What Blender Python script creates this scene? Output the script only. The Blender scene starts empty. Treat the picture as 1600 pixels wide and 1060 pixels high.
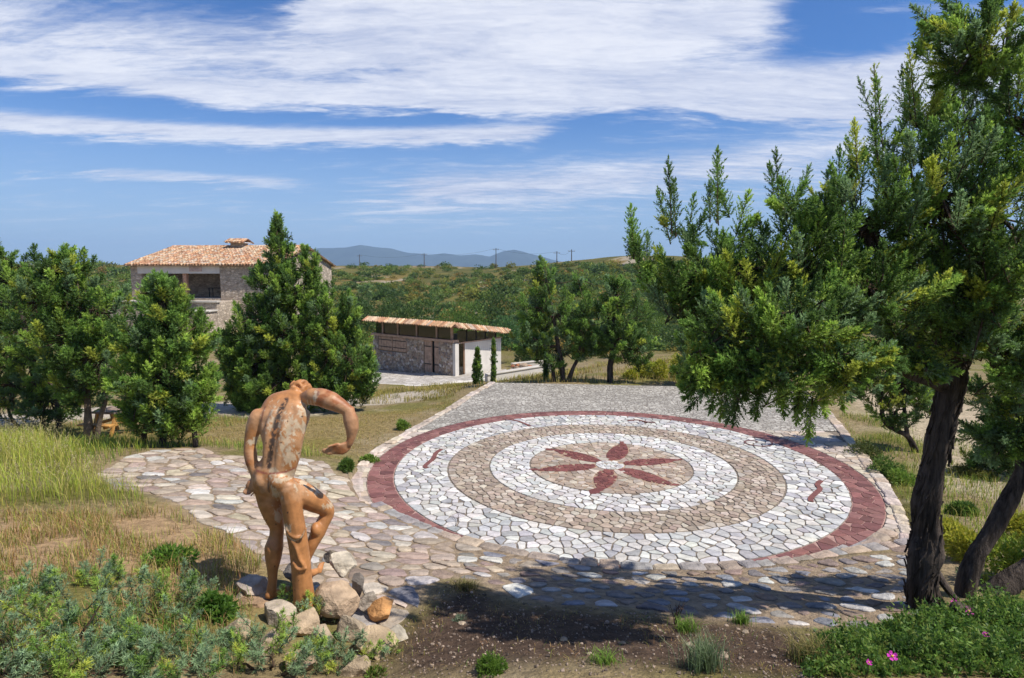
import bpy, bmesh, math, random
import numpy as np
from mathutils import Vector, Matrix, Euler

scene = bpy.context.scene
R = math.radians

# ------------------------------------------------------------------ camera
F_PX, PITCH, EYE = 966.85, 0.112713, 4.0           # focal length in px of a 1600 px wide frame, downward pitch, eye height
cam_d = bpy.data.cameras.new('camera'); cam = bpy.data.objects.new('camera', cam_d)
scene.collection.objects.link(cam)
cam_d.sensor_width = 36.0; cam_d.lens = F_PX * 36.0 / 1600.0
cam_d.clip_start = 0.05; cam_d.clip_end = 30000
cam.location = (0, 0, EYE); cam.rotation_euler = (math.pi / 2 - PITCH, 0, 0)
scene.camera = cam

# ------------------------------------------------------------------ sun, sky, exposure
SUN_EL, SUN_AZ = R(57), R(-22)                       # azimuth measured from +X towards +Y
SUN = Vector((math.cos(SUN_EL) * math.cos(SUN_AZ), math.cos(SUN_EL) * math.sin(SUN_AZ), math.sin(SUN_EL)))
sun_d = bpy.data.lights.new('sun', 'SUN'); sun = bpy.data.objects.new('sun', sun_d)
scene.collection.objects.link(sun)
sun_d.energy = 3.35; sun_d.angle = R(0.53); sun_d.color = (1.0, 0.945, 0.86)
sun.rotation_euler = SUN.to_track_quat('Z', 'Y').to_euler(); sun.location = (20, -10, 40)

scene.view_settings.view_transform = 'Standard'; scene.view_settings.look = 'None'
scene.view_settings.gamma = 1.0; scene.view_settings.use_curve_mapping = False
scene.view_settings.exposure = 0.84
scene.render.engine = 'CYCLES'
scene.cycles.use_denoising = True
scene.cycles.max_bounces = 6; scene.cycles.diffuse_bounces = 3; scene.cycles.transparent_max_bounces = 8
scene.cycles.volume_bounces = 0
scene.cycles.sample_clamp_indirect = 6

class NT:
    """tiny node-graph helper"""
    def __init__(s, tree): s.t = tree; tree.nodes.clear()
    def n(s, typ, **kw):
        nd = s.t.nodes.new(typ)
        for k, v in kw.items():
            if k in nd.bl_rna.properties: setattr(nd, k, v)
        return nd
    def l(s, a, b): s.t.links.new(a, b)
    def m(s, op, a, b=None, c=None, clamp=False):
        nd = s.t.nodes.new('ShaderNodeMath'); nd.operation = op; nd.use_clamp = clamp
        for i, v in enumerate((a, b, c)):
            if v is None: continue
            if isinstance(v, (int, float)): nd.inputs[i].default_value = v
            else: s.l(v, nd.inputs[i])
        return nd.outputs[0]
    def ss(s, x, lo, hi, a=0.0, b=1.0):
        nd = s.t.nodes.new('ShaderNodeMapRange'); nd.interpolation_type = 'SMOOTHSTEP'
        s.l(x, nd.inputs['Value'])
        for k, v in (('From Min', lo), ('From Max', hi), ('To Min', a), ('To Max', b)): nd.inputs[k].default_value = v
        return nd.outputs[0]
    def noise(s, vec, scale, detail=4, rough=0.5, dist=0.0):
        nd = s.t.nodes.new('ShaderNodeTexNoise')
        nd.inputs['Scale'].default_value = scale; nd.inputs['Detail'].default_value = detail
        nd.inputs['Roughness'].default_value = rough; nd.inputs['Distortion'].default_value = dist
        if vec is not None: s.l(vec, nd.inputs['Vector'])
        return nd.outputs['Fac']
    def mixc(s, f, a, b, mode='MIX'):
        nd = s.t.nodes.new('ShaderNodeMix'); nd.data_type = 'RGBA'; nd.blend_type = mode
        for v, k in ((f, 0), (a, 6), (b, 7)):
            if isinstance(v, (int, float)): nd.inputs[k].default_value = v
            elif isinstance(v, tuple): nd.inputs[k].default_value = (*v, 1) if len(v) == 3 else v
            else: s.l(v, nd.inputs[k])
        return nd.outputs[2]

def azel(px, py):
    """sky direction (azimuth from +Y, elevation) of a point of the photograph"""
    c, s_ = math.cos(PITCH), math.sin(PITCH)
    dx, up = (px - 800) / F_PX, (530 - py) / F_PX
    d = Vector((dx, c + up * s_, -s_ + up * c)).normalized()
    return math.atan2(d.x, d.y), math.asin(d.z)

world = bpy.data.worlds.new('World'); scene.world = world; world.use_nodes = True
w = NT(world.node_tree)
sky = w.n('ShaderNodeTexSky'); sky.sky_type = 'NISHITA'; sky.sun_disc = False
sky.sun_elevation = SUN_EL; sky.sun_rotation = math.atan2(SUN.x, SUN.y)
sky.altitude = 300; sky.air_density = 1.1; sky.dust_density = 0.25; sky.ozone_density = 4.0
tc = w.n('ShaderNodeTexCoord'); sep = w.n('ShaderNodeSeparateXYZ'); w.l(tc.outputs['Generated'], sep.inputs[0])
dx, dy, dz = sep.outputs
az = w.m('ARCTAN2', dx, dy); el = w.m('ARCSINE', dz)
# the cloud deck seen as a flat sheet: streaks get thinner towards the horizon
inv = w.m('DIVIDE', 1.0, w.m('ADD', w.m('MAXIMUM', dz, 0.0), 0.10))
cu, cv = w.m('MULTIPLY', dx, inv), w.m('MULTIPLY', dy, inv)
comb = w.n('ShaderNodeCombineXYZ'); w.l(w.m('MULTIPLY', cu, 0.34), comb.inputs[0]); w.l(cv, comb.inputs[1])
uv = comb.outputs[0]
n_big = w.noise(uv, 1.3, 5, 0.55, 0.3); n_mid = w.noise(uv, 3.6, 9, 0.66, 0.7); n_fine = w.noise(uv, 13, 8, 0.66, 0.6); n_str = w.noise(uv, 24, 9, 0.7, 0.8)
el_w = w.m('ADD', el, w.m('MULTIPLY', w.m('MULTIPLY', w.m('SUBTRACT', n_mid, 0.5), 0.13), el))
el_w = w.m('ADD', el_w, w.m('MULTIPLY', w.m('MULTIPLY', w.m('SUBTRACT', n_fine, 0.5), 0.06), el))
az_w = w.m('ADD', az, w.m('MULTIPLY', w.m('SUBTRACT', n_mid, 0.5), 0.25))
def cloud_band(p0, p1, half_px, amp, fade0=None, fade1=None, soft=0.06):
    """a long bank of cloud along the sky between two directions"""
    (a0, e0), (a1, e1) = azel(*p0), azel(*p1)
    k = (e1 - e0) / (a1 - a0)
    d = w.m('SUBTRACT', el_w, w.m('ADD', e0 - k * a0, w.m('MULTIPLY', az, k)))
    g = w.m('DIVIDE', d, half_px / F_PX)
    g = w.m('POWER', 2.718, w.m('MULTIPLY', w.m('MULTIPLY', g, g), -0.7))
    if fade0 is not None:
        a = azel(fade0, p0[1])[0]; g = w.m('MULTIPLY', g, w.ss(az_w, a - soft, a + soft))
    if fade1 is not None:
        a = azel(fade1, p1[1])[0]; g = w.m('MULTIPLY', g, w.ss(az_w, a - soft, a + soft, 1.0, 0.0))
    return w.m('MULTIPLY', g, amp)
bands = [
    cloud_band((0, 40), (900, 84), 42, 0.82, None, 1000, 0.12),
    cloud_band((0, 106), (900, 148), 13, 0.7, None, 1050, 0.1),
    cloud_band((600, 20), (1200, 30), 42, 1.1, 450, 1215, 0.05),
    cloud_band((700, 136), (1430, 118), 23, 1.25, 620, None, 0.1),
    cloud_band((1130, 176), (1400, 174), 12, 1.0, 1120, 1500, 0.05),
    cloud_band((0, 190), (800, 208), 10, 1.15, None, 850, 0.05),
    cloud_band((620, 300), (1300, 236), 28, 0.75, 600, 1450, 0.09),
    cloud_band((100, 266), (460, 286), 8, 0.6, 110, 470, 0.06),
    cloud_band((1380, 70), (1600, 30), 40, 0.5, 1370, None, 0.05),
    cloud_band((0, 330), (900, 330), 34, 0.22),
]
dens = bands[0]
for b in bands[1:]: dens = w.m('ADD', dens, b)
dens = w.m('MINIMUM', dens, 1.15)
dens = w.m('ADD', dens, w.m('MULTIPLY', w.ss(n_big, 0.44, 0.7), w.ss(el, 0.38, 0.66)))      # more cloud overhead, thickened out of view to whiten the fill light
dens = w.m('ADD', dens, w.m('MULTIPLY', w.m('SUBTRACT', n_mid, 0.5), 1.45))
dens = w.m('ADD', dens, w.m('MULTIPLY', w.m('SUBTRACT', n_fine, 0.5), 0.75))
cover = w.ss(w.m('ADD', dens, w.m('MULTIPLY', w.m('SUBTRACT', n_str, 0.5), 0.45)), 0.12, 1.0)
haze_h = w.m('MULTIPLY', w.ss(el, 0.0, 0.27, 1.0, 0.0), 0.66)                                # milky air low over the land
shade = w.m('ADD', w.m('MULTIPLY', n_big, 0.35), w.m('ADD', w.m('MULTIPLY', n_mid, 0.55), w.m('MULTIPLY', n_str, 0.3)))
cl_col = w.mixc(w.ss(shade, 0.42, 0.76), (3.5, 3.9, 5.2), (6.5, 6.6, 7.05))
deep = w.mixc(1.0, sky.outputs[0], (0.29, 0.52, 0.82), 'MULTIPLY')
sky_c = w.mixc(haze_h, deep, (3.6, 4.5, 5.7))
out_c = w.mixc(w.m('MULTIPLY', cover, 0.93), sky_c, cl_col)
bg = w.n('ShaderNodeBackground'); w.l(out_c, bg.inputs[0]); bg.inputs[1].default_value = 0.085
wo = w.n('ShaderNodeOutputWorld'); w.l(bg.outputs[0], wo.inputs[0])

# ------------------------------------------------------------------ projection helpers (layout read off the photograph)
_c, _s = math.cos(PITCH), math.sin(PITCH)
def ray(px, py):
    dx, up = (px - 800) / F_PX, (530 - py) / F_PX
    return np.array((dx, _c + up * _s, -_s + up * _c))
def GY(px, py, Y):
    d = ray(px, py); return np.array((0, 0, EYE)) + d * (Y / d[1])
def GZ(px, py, z):
    d = ray(px, py); return np.array((0, 0, EYE)) + d * ((z - EYE) / d[2])
def ppm(Y): return F_PX / Y                           # photo pixels per metre at depth Y

# ------------------------------------------------------------------ object helpers
col = scene.collection
def tag(o, label=None, cat=None, group=None, kind=None):
    if label: o['label'] = label
    if cat: o['category'] = cat
    if group: o['group'] = group
    if kind: o['kind'] = kind
    return o
def empty(name, loc=(0, 0, 0), rz=0.0):
    o = bpy.data.objects.new(name, None); col.objects.link(o)
    o.location = loc; o.rotation_euler = (0, 0, rz); o.empty_display_size = 0.2
    return o
def mesh_np(name, V, faces, colors=None, smooth=False):
    """mesh from vertex array and either an (n,k) face array or a list of faces; colours per vertex"""
    me = bpy.data.meshes.new(name)
    V = np.asarray(V, np.float32)
    if isinstance(faces, np.ndarray):
        n, k = faces.shape
        me.vertices.add(len(V)); me.vertices.foreach_set('co', V.ravel())
        me.loops.add(n * k); me.loops.foreach_set('vertex_index', faces.astype(np.int32).ravel())
        me.polygons.add(n); me.polygons.foreach_set('loop_start', np.arange(0, n * k, k, dtype=np.int32))
        me.update(calc_edges=True)
    else:
        me.from_pydata(V.tolist(), [], faces); me.update()
    if colors is not None:
        a = me.color_attributes.new('col', 'FLOAT_COLOR', 'POINT')
        C = np.ones((len(V), 4), np.float32); C[:, :3] = colors
        a.data.foreach_set('color', C.ravel())
    if smooth: me.polygons.foreach_set('use_smooth', np.ones(len(me.polygons), bool))
    return me
def obj(name, me, mat=None, parent=None, loc=None):
    o = bpy.data.objects.new(name, me); col.objects.link(o)
    if mat is not None and not me.materials: me.materials.append(mat)
    if parent is not None: o.parent = parent
    if loc is not None: o.location = loc
    return o
class MB:
    """collects pieces of one mesh"""
    def __init__(s): s.V = []; s.F = []; s.C = []
    def add(s, V, F, c=None):
        k = len(s.V); s.V += [tuple(v) for v in V]; s.F += [tuple(i + k for i in f) for f in F]
        s.C += [c if c is not None else (1, 1, 1)] * len(V)
    def box(s, x0, x1, y0, y1, z0, z1, c=None):
        V = [(x, y, z) for z in (z0, z1) for x, y in ((x0, y0), (x1, y0), (x1, y1), (x0, y1))]
        s.add(V, [(3, 2, 1, 0), (4, 5, 6, 7), (0, 1, 5, 4), (1, 2, 6, 5), (2, 3, 7, 6), (3, 0, 4, 7)], c)
    def beam(s, a, b, wd, ht, c=None, up=(0, 0, 1)):
        a, b = Vector(a), Vector(b); d = (b - a).normalized(); sd = d.cross(Vector(up))
        if sd.length < 1e-4: sd = d.cross(Vector((1, 0, 0)))
        sd.normalize(); u = sd.cross(d)
        V = [p + sd * (i * wd / 2) + u * (j * ht / 2) for p in (a, b) for i, j in ((-1, -1), (1, -1), (1, 1), (-1, 1))]
        s.add(V, [(3, 2, 1, 0), (4, 5, 6, 7), (0, 1, 5, 4), (1, 2, 6, 5), (2, 3, 7, 6), (3, 0, 4, 7)], c)
    def tube(s, pts, rad, n=8, c=None, lump=0.0, rng=None):
        V, F = tube(pts, rad, n, lump, rng); s.add(V, F, c)
    def mesh(s, name, smooth=False, bevel=0):
        me = mesh_np(name, np.array(s.V), s.F, np.array(s.C), smooth)
        if bevel:
            bm = bmesh.new(); bm.from_mesh(me)
            bmesh.ops.bevel(bm, geom=list(bm.edges), offset=bevel, segments=1, affect='EDGES', clamp_overlap=True)
            bm.to_mesh(me); bm.free()
        return me
    def build(s, name, mat, parent=None, smooth=False, bevel=0, loc=None):
        return obj(name, s.mesh(name, smooth, bevel), mat, parent, loc)
def tube(pts, rad, n=8, lump=0.0, rng=None):
    P = [Vector(p) for p in pts]; V = []; F = []
    m = len(P)
    ref = Vector((0.31, 0.17, 0.93))
    ph = [0] * n if rng is None else [rng.uniform(-1, 1) for _ in range(n)]
    for i, p in enumerate(P):
        d = (P[min(i + 1, m - 1)] - P[max(i - 1, 0)]).normalized()
        a = d.cross(ref)
        if a.length < 0.05: a = d.cross(Vector((1, 0, 0)))
        a.normalize(); b = d.cross(a)
        for k in range(n):
            th = 2 * math.pi * k / n; r = rad[i]
            if lump and rng is not None: r *= 1 + lump * (0.6 * ph[(k + i // 3) % n] + 0.6 * rng.uniform(-1, 1))
            V.append(p + (a * math.cos(th) + b * math.sin(th)) * r)
    for i in range(m - 1):
        for k in range(n):
            k2 = (k + 1) % n
            F.append((i * n + k, i * n + k2, (i + 1) * n + k2, (i + 1) * n + k))
    F.append(tuple(range(n - 1, -1, -1))); F.append(tuple((m - 1) * n + k for k in range(n)))
    return V, F
def smooth_path(pts, seg=6):
    """Catmull-Rom through the points; extra columns (radius) are interpolated too"""
    P = np.array(pts, float); out = []
    for i in range(len(P) - 1):
        p0, p1, p2, p3 = P[max(i - 1, 0)], P[i], P[i + 1], P[min(i + 2, len(P) - 1)]
        for k in range(seg):
            t = k / seg
            out.append(0.5 * (2 * p1 + (p2 - p0) * t + (2 * p0 - 5 * p1 + 4 * p2 - p3) * t * t + (3 * p1 - p0 - 3 * p2 + p3) * t ** 3))
    out.append(P[-1]); return np.array(out)

# ------------------------------------------------------------------ materials
def material(name, base=None, rough=0.8, mott=0.25, mscale=6.0, bump=0.3, bscale=30.0, bdist=0.02, spec=0.3, trans=0.0, metal=0.0, detail=6, gain=1.0):
    """procedural material: base colour (or the mesh's 'col' attribute) x mottling noise, with noise relief"""
    m = bpy.data.materials.new(name); m.use_nodes = True; t = NT(m.node_tree)
    out = t.n('ShaderNodeOutputMaterial'); p = t.n('ShaderNodeBsdfPrincipled')
    co = t.n('ShaderNodeTexCoord').outputs['Object']
    if base is None:
        at = t.n('ShaderNodeAttribute'); at.attribute_name = 'col'; c = at.outputs['Color']
    else:
        rgb = t.n('ShaderNodeRGB'); rgb.outputs[0].default_value = (*base, 1); c = rgb.outputs[0]
    if mott or gain != 1:
        nz = t.noise(co, mscale, detail, 0.6)
        f = t.ss(nz, 0.25, 0.75, gain * (1 - mott), gain * (1 + mott))
        c = t.mixc(1.0, c, t_gray(t, f), 'MULTIPLY')
    t.l(c, p.inputs['Base Color'])
    p.inputs['Roughness'].default_value = rough; p.inputs['Specular IOR Level'].default_value = spec
    p.inputs['Metallic'].default_value = metal
    if bump:
        b = t.n('ShaderNodeBump'); b.inputs['Strength'].default_value = bump; b.inputs['Distance'].default_value = bdist
        t.l(t.noise(co, bscale, 5, 0.6), b.inputs['Height']); t.l(b.outputs[0], p.inputs['Normal'])
    sh = p.outputs[0]
    if trans:
        tr = t.n('ShaderNodeBsdfTranslucent'); t.l(c, tr.inputs[0])
        mx = t.n('ShaderNodeMixShader'); mx.inputs[0].default_value = trans
        t.l(sh, mx.inputs[1]); t.l(tr.outputs[0], mx.inputs[2]); sh = mx.outputs[0]
    t.l(sh, out.inputs[0])
    return m
def t_gray(t, f):
    cc = t.n('ShaderNodeCombineColor')
    for i in range(3): t.l(f, cc.inputs[i])
    return cc.outputs[0]
M = {}
M['leaf'] = material('foliage', None, 0.5, 0.0, bump=0, spec=0.3, trans=0.48)
M['grass'] = material('grass_blades', None, 0.6, 0.0, bump=0, spec=0.2, trans=0.35)
M['stone'] = material('paving_stone', None, 0.72, 0.22, 9, 0.5, 40, 0.012, 0.35, gain=.84)
M['rough_stone'] = material('field_stone', None, 0.85, 0.32, 7, 0.9, 22, 0.03, 0.25, gain=.86)
def mat_bark(name, base, hi):
    m = bpy.data.materials.new(name); m.use_nodes = True; t = NT(m.node_tree)
    out = t.n('ShaderNodeOutputMaterial'); p = t.n('ShaderNodeBsdfPrincipled'); mp = t.n('ShaderNodeMapping'); mp.inputs['Scale'].default_value = (1, 1, .13)
    t.l(t.n('ShaderNodeTexCoord').outputs['Object'], mp.inputs[0]); f = t.noise(mp.outputs[0], 34, 6, .65, .4); g_ = t.noise(mp.outputs[0], 9, 4, .6, .6)
    h = t.m('ADD', t.m('MULTIPLY', f, .6), t.m('MULTIPLY', g_, .6)); t.l(t.mixc(t.ss(h, .42, .78), base, hi), p.inputs['Base Color'])
    p.inputs['Roughness'].default_value = .95; p.inputs['Specular IOR Level'].default_value = .1
    b = t.n('ShaderNodeBump'); b.inputs['Strength'].default_value = 1.0; b.inputs['Distance'].default_value = .05; t.l(h, b.inputs['Height']); t.l(b.outputs[0], p.inputs['Normal']); t.l(p.outputs[0], out.inputs[0])
    return m
M['bark'] = mat_bark('juniper_bark', (0.022, 0.018, 0.015), (0.12, 0.095, 0.078))
M['twig'] = material('twig_bark', (0.075, 0.05, 0.034), 0.95, 0.3, 12, 0.4, 40, 0.01, 0.1)
M['pale_bark'] = material('pale_bark', (0.15, 0.115, 0.085), 0.95, 0.4, 12, 0.8, 24, 0.03, 0.1)
M['tile'] = material('terracotta_tile', None, 0.85, 0.35, 5, 0.5, 30, 0.01, 0.2, gain=.86)
M['white'] = material('white_plaster', (0.62, 0.58, 0.52), 0.85, 0.10, 1.4, 0.25, 12, 0.02, 0.2)
M['concrete'] = material('pale_concrete', (0.50, 0.46, 0.40), 0.9, 0.16, 1.8, 0.3, 15, 0.02, 0.2)
M['wood'] = material('weathered_wood', (0.36, 0.22, 0.13), 0.8, 0.3, 5, 0.4, 26, 0.01, 0.2)
M['pinkwood'] = material('faded_shutter_wood', (0.42, 0.29, 0.21), 0.8, 0.25, 5, 0.4, 26, 0.01, 0.2)
M['orangewood'] = material('varnished_wood', (0.46, 0.24, 0.07), 0.6, 0.3, 6, 0.3, 26, 0.01, 0.3)
M['dark'] = material('dark_iron', (0.035, 0.032, 0.03), 0.7, 0.2, 6, 0.2)
M['pole'] = material('pole_wood', (0.12, 0.10, 0.09), 0.9, 0.2, 3, 0.2)
def mat_glass():
    m = bpy.data.materials.new('window_glass'); m.use_nodes = True; t = NT(m.node_tree)
    out = t.n('ShaderNodeOutputMaterial'); g = t.n('ShaderNodeBsdfGlossy'); g.inputs['Roughness'].default_value = 0.03
    tr = t.n('ShaderNodeBsdfTransparent'); tr.inputs[0].default_value = (0.62, 0.66, 0.62, 1)
    fr = t.n('ShaderNodeFresnel'); fr.inputs[0].default_value = 1.5
    mx = t.n('ShaderNodeMixShader'); t.l(t.m('ADD', fr.outputs[0], 0.06), mx.inputs[0])
    t.l(tr.outputs[0], mx.inputs[1]); t.l(g.outputs[0], mx.inputs[2]); t.l(mx.outputs[0], out.inputs[0])
    return m
M['glass'] = mat_glass()
def mat_rubble(name, c_lo, c_hi, mort, scale, bump=0.8, dist=0.05, flat=1.0):
    """rubble masonry or cobbles too far off to tell the stones apart"""
    m = bpy.data.materials.new(name); m.use_nodes = True; t = NT(m.node_tree)
    out = t.n('ShaderNodeOutputMaterial'); p = t.n('ShaderNodeBsdfPrincipled')
    mp = t.n('ShaderNodeMapping'); mp.inputs['Scale'].default_value = (1, 1, flat)
    t.l(t.n('ShaderNodeTexCoord').outputs['Object'], mp.inputs[0]); co = mp.outputs[0]
    v = t.n('ShaderNodeTexVoronoi'); v.inputs['Scale'].default_value = scale; t.l(co, v.inputs['Vector'])
    e = t.n('ShaderNodeTexVoronoi'); e.feature = 'DISTANCE_TO_EDGE'; e.inputs['Scale'].default_value = scale; t.l(co, e.inputs['Vector'])
    sp = t.n('ShaderNodeSeparateColor'); t.l(v.outputs['Color'], sp.inputs[0])
    c = t.mixc(sp.outputs[0], c_lo, c_hi)
    c = t.mixc(1.0, c, t_gray(t, t.ss(t.noise(co, scale * 1.7, 5), 0.25, 0.75, 0.7, 1.25)), 'MULTIPLY')
    c = t.mixc(1.0, c, t_gray(t, t.ss(t.noise(co, 0.5, 3), 0.3, 0.7, 0.85, 1.12)), 'MULTIPLY')
    edge = t.ss(e.outputs['Distance'], 0.02, 0.10)
    c = t.mixc(edge, mort, c); t.l(c, p.inputs['Base Color'])
    p.inputs['Roughness'].default_value = 0.9; p.inputs['Specular IOR Level'].default_value = 0.2
    b = t.n('ShaderNodeBump'); b.inputs['Strength'].default_value = bump; b.inputs['Distance'].default_value = dist
    t.l(edge, b.inputs['Height']); t.l(b.outputs[0], p.inputs['Normal']); t.l(p.outputs[0], out.inputs[0])
    return m
M['masonry'] = mat_rubble('house_masonry', (0.32, 0.255, 0.195), (0.60, 0.50, 0.39), (0.42, 0.35, 0.27), 3.2, 0.8, 0.05, 1.9)
M['cobble'] = mat_rubble('cobbles', (0.25, 0.23, 0.20), (0.47, 0.44, 0.385), (0.19, 0.165, 0.14), 8.5, 0.7, 0.02)
M['court'] = mat_rubble('court_paving', (0.36, 0.33, 0.29), (0.56, 0.52, 0.47), (0.32, 0.28, 0.23), 3.2, 0.6, 0.02)
# ------------------------------------------------------------------ terrain
def prof(y): return np.interp(y, (-60, -8, 4, 12, 24, 32, 45, 60, 80, 110, 140, 170, 200, 225, 260, 400, 1000, 9000),
                              (3.5, 2.8, 1.0, 0.3, -0.6, -1.6, -2.9, -3.2, -2.5, -0.9, 1.1, 3.1, 4.9, 5.4, 4.4, -2, -12, -40))
def vnoise(x, y, seed=0):
    """smooth value noise, vectorised"""
    xi, yi = np.floor(x).astype(np.int64), np.floor(y).astype(np.int64); fx, fy = x - xi, y - yi
    fx, fy = fx * fx * (3 - 2 * fx), fy * fy * (3 - 2 * fy)
    def hsh(a, b):
        n = (a * 374761393 + b * 668265263 + seed * 974711) & 0x7fffffff
        n = ((n ^ (n >> 13)) * 1274126177) & 0x7fffffff
        return ((n ^ (n >> 16)) & 0xffff) / 65535.0
    return (hsh(xi, yi) * (1 - fx) + hsh(xi + 1, yi) * fx) * (1 - fy) + (hsh(xi, yi + 1) * (1 - fx) + hsh(xi + 1, yi + 1) * fx) * fy
def fbm(x, y, oct=4, seed=0):
    s = 0; a = 0.5
    for k in range(oct): s = s + a * vnoise(x * 2 ** k, y * 2 ** k, seed + k); a *= 0.5
    return s
CX, CY = 2.013, 12.353                                  # centre of the mosaic
RR = (1.637, 2.470, 3.312, 4.365, 4.861)                # disc, inner white, beige, outer white, red
PLAZA = [tuple(GZ(px, py, 0)[:2]) for px, py in ((770, 598), (733, 619), (700, 641), (645, 672))]
for a in range(165, 217, 6): PLAZA.append((CX + 5.08 * math.cos(R(a)), CY + 5.08 * math.sin(R(a))))
for a in range(220, 316, 5): PLAZA.append((CX + 4.95 * math.cos(R(a)), CY + 4.95 * math.sin(R(a))))
PLAZA += [tuple(GZ(px, py, 0)[:2]) for px, py in ((1300, 874), (1425, 856), (1404, 800), (1381, 758), (1347, 713), (1321, 680), (1291, 643), (1262, 611), (1060, 604))]
PLAZA = np.array(PLAZA)
COURT = np.array([GY(560, 575, 41), GY(708, 589.5, 35.9), GY(790, 577, 39.5), GY(800, 583, 37), GY(742, 596, 33), GY(660, 606, 31), GY(590, 602, 32)])
CPL = np.linalg.lstsq(np.c_[COURT[:, :2], np.ones(7)], COURT[:, 2], rcond=None)[0]
def court_z(x, y): return CPL[0] * x + CPL[1] * y + CPL[2]
def seg_d(px, py, A, B):
    ab = B - A; t = np.clip(((px - A[0]) * ab[0] + (py - A[1]) * ab[1]) / (ab @ ab + 1e-12), 0, 1)
    return np.hypot(px - A[0] - t * ab[0], py - A[1] - t * ab[1])
def poly_sd(px, py, P):
    """signed distance to a polygon (negative inside)"""
    px, py = np.asarray(px, float), np.asarray(py, float)
    d = np.full(px.shape, 1e9); ins = np.zeros(px.shape, bool); n = len(P)
    for i in range(n):
        A, B = P[i], P[(i + 1) % n]; d = np.minimum(d, seg_d(px, py, A, B))
        cnd = (A[1] > py) != (B[1] > py)
        with np.errstate(divide='ignore', invalid='ignore'):
            xi = (B[0] - A[0]) * (py - A[1]) / (B[1] - A[1] + 1e-15) + A[0]
        ins ^= cnd & (px < xi)
    return np.where(ins, -d, d)
# heights read off the photograph: (px, py, z)
CTL = [(60, 1050, 1.5), (250, 1050, 1.42), (400, 1050, 1.14), (500, 1050, 1.03), (590, 1050, .98), (680, 1050, 1.1), (800, 1050, 1.22), (1100, 1050, 1.22), (1350, 1050, 1.15), (1590, 1050, 1.1),
       (660, 930, .86), (700, 905, .80), (800, 938, .80), (950, 950, .80), (1100, 965, .80), (1300, 985, .82), (1450, 975, .78), (1590, 960, .8),
       (575, 770, .22), (620, 797, .27), (700, 833, .30), (800, 860, .31), (950, 882, .32), (1100, 889, .33), (1230, 884, .32), (1330, 874, .31), (1420, 864, .30),
       (620, 870, .60), (780, 890, .52), (950, 910, .52), (1150, 920, .54), (1330, 920, .52),
       (165, 740, .82), (240, 705, .70), (320, 706, .64), (300, 760, .80), (440, 722, .46), (430, 800, .70), (520, 745, .33), (540, 800, .46), (560, 740, .24),
       (30, 700, .62), (100, 735, .90), (30, 780, 1.12), (130, 830, 1.16), (240, 850, 1.12), (350, 840, .96), (330, 900, 1.08), (440, 905, 1.0), (200, 950, 1.3), (300, 1000, 1.24), (20, 900, 1.35), (600, 960, .86),
       (150, 686, .12), (330, 676, .0), (60, 668, -.02), (480, 690, .05), (600, 700, -.08), (560, 664, -.14), (660, 655, -.12),
       (350, 642, -.22), (200, 646, -.22), (60, 648, -.2), (480, 632, -.35), (620, 626, -.62), (700, 630, -.3), (720, 612, -.35),
       (1330, 665, -.12), (1420, 715, -.10), (1500, 700, -.2), (1440, 800, .12), (1510, 800, .10), (1590, 850, .42), (1480, 880, .5), (1480, 645, -.4), (1590, 640, -.5), (1590, 740, -.1),
       (880, 596, -.12), (955, 597, -.15), (1060, 596, -.25), (1180, 605, -.25)]
pts = [GZ(*c) for c in CTL]
pts += [np.array(p) for p in ((0, 0, 2.4), (-3, .5, 2.3), (3, .5, 2.2), (-6, 1, 2.2), (6, 1, 1.9), (0, -6, 3.0), (-9, -3, 2.9), (9, -3, 2.6), (-11, 5, 1.7), (10, 6, .7), (14, 5, .9),
        (-9.5, 32, -1.6), (-6, 27, -1.35), (-5, 32, -1.95), (-3.4, 35.5, -2.25), (-8, 37, -2.25), (-1, 38, -2.3), (2, 34, -1.8), (-3, 27.5, -1.3), (-1, 24, -.5), (6, 30, -.65), (8, 38, -1.3), (14, 30, -.9), (22, 25, -.6), (20, 14, -.1),
        (-14, 26, -.8), (-16, 38, -1.1), (-22, 30, -.8), (-24, 42, -.9), (-18, 18, -.2), (-18, 10, .6), (-30, 44, 0), (-5, 44, -3), (6, 46, -3))]
pts = np.array(pts); K = len(pts)
def tps_k(r2): return 0.5 * r2 * np.log(r2 + 1e-9)
A_ = np.zeros((K + 3, K + 3)); D2 = ((pts[:, None, :2] - pts[None, :, :2]) ** 2).sum(-1)
A_[:K, :K] = tps_k(D2) + np.eye(K) * 0.02; A_[:K, K] = 1; A_[:K, K + 1:] = pts[:, :2]; A_[K, :K] = 1; A_[K + 1:, :K] = pts[:, :2].T
W_ = np.linalg.solve(A_, np.r_[pts[:, 2], 0, 0, 0])
def sstep(x, a, b): t = np.clip((x - a) / (b - a), 0, 1); return t * t * (3 - 2 * t)
def far_h(x, y):
    und = 1.6 * (fbm(x / 28, y / 28, 4, 7) - .47) + 0.5 * (fbm(x / 9, y / 9, 3, 3) - .47)
    hill = 4.2 * np.exp(-(((x - 38) / 34) ** 2 + ((y - 165) / 42) ** 2)) + 2.2 * np.exp(-(((x - 95) / 45) ** 2 + ((y - 150) / 55) ** 2))
    left = -1.8 * np.exp(-(((x + 18) / 30) ** 2 + ((y - 150) / 70) ** 2))
    mound = 2.3 * np.exp(-(((x + 24) / 13) ** 2 + ((y - 50) / 12) ** 2) ** 2)
    return prof(y) + mound + (und + hill + left) * sstep(y, 35, 75)
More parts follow.
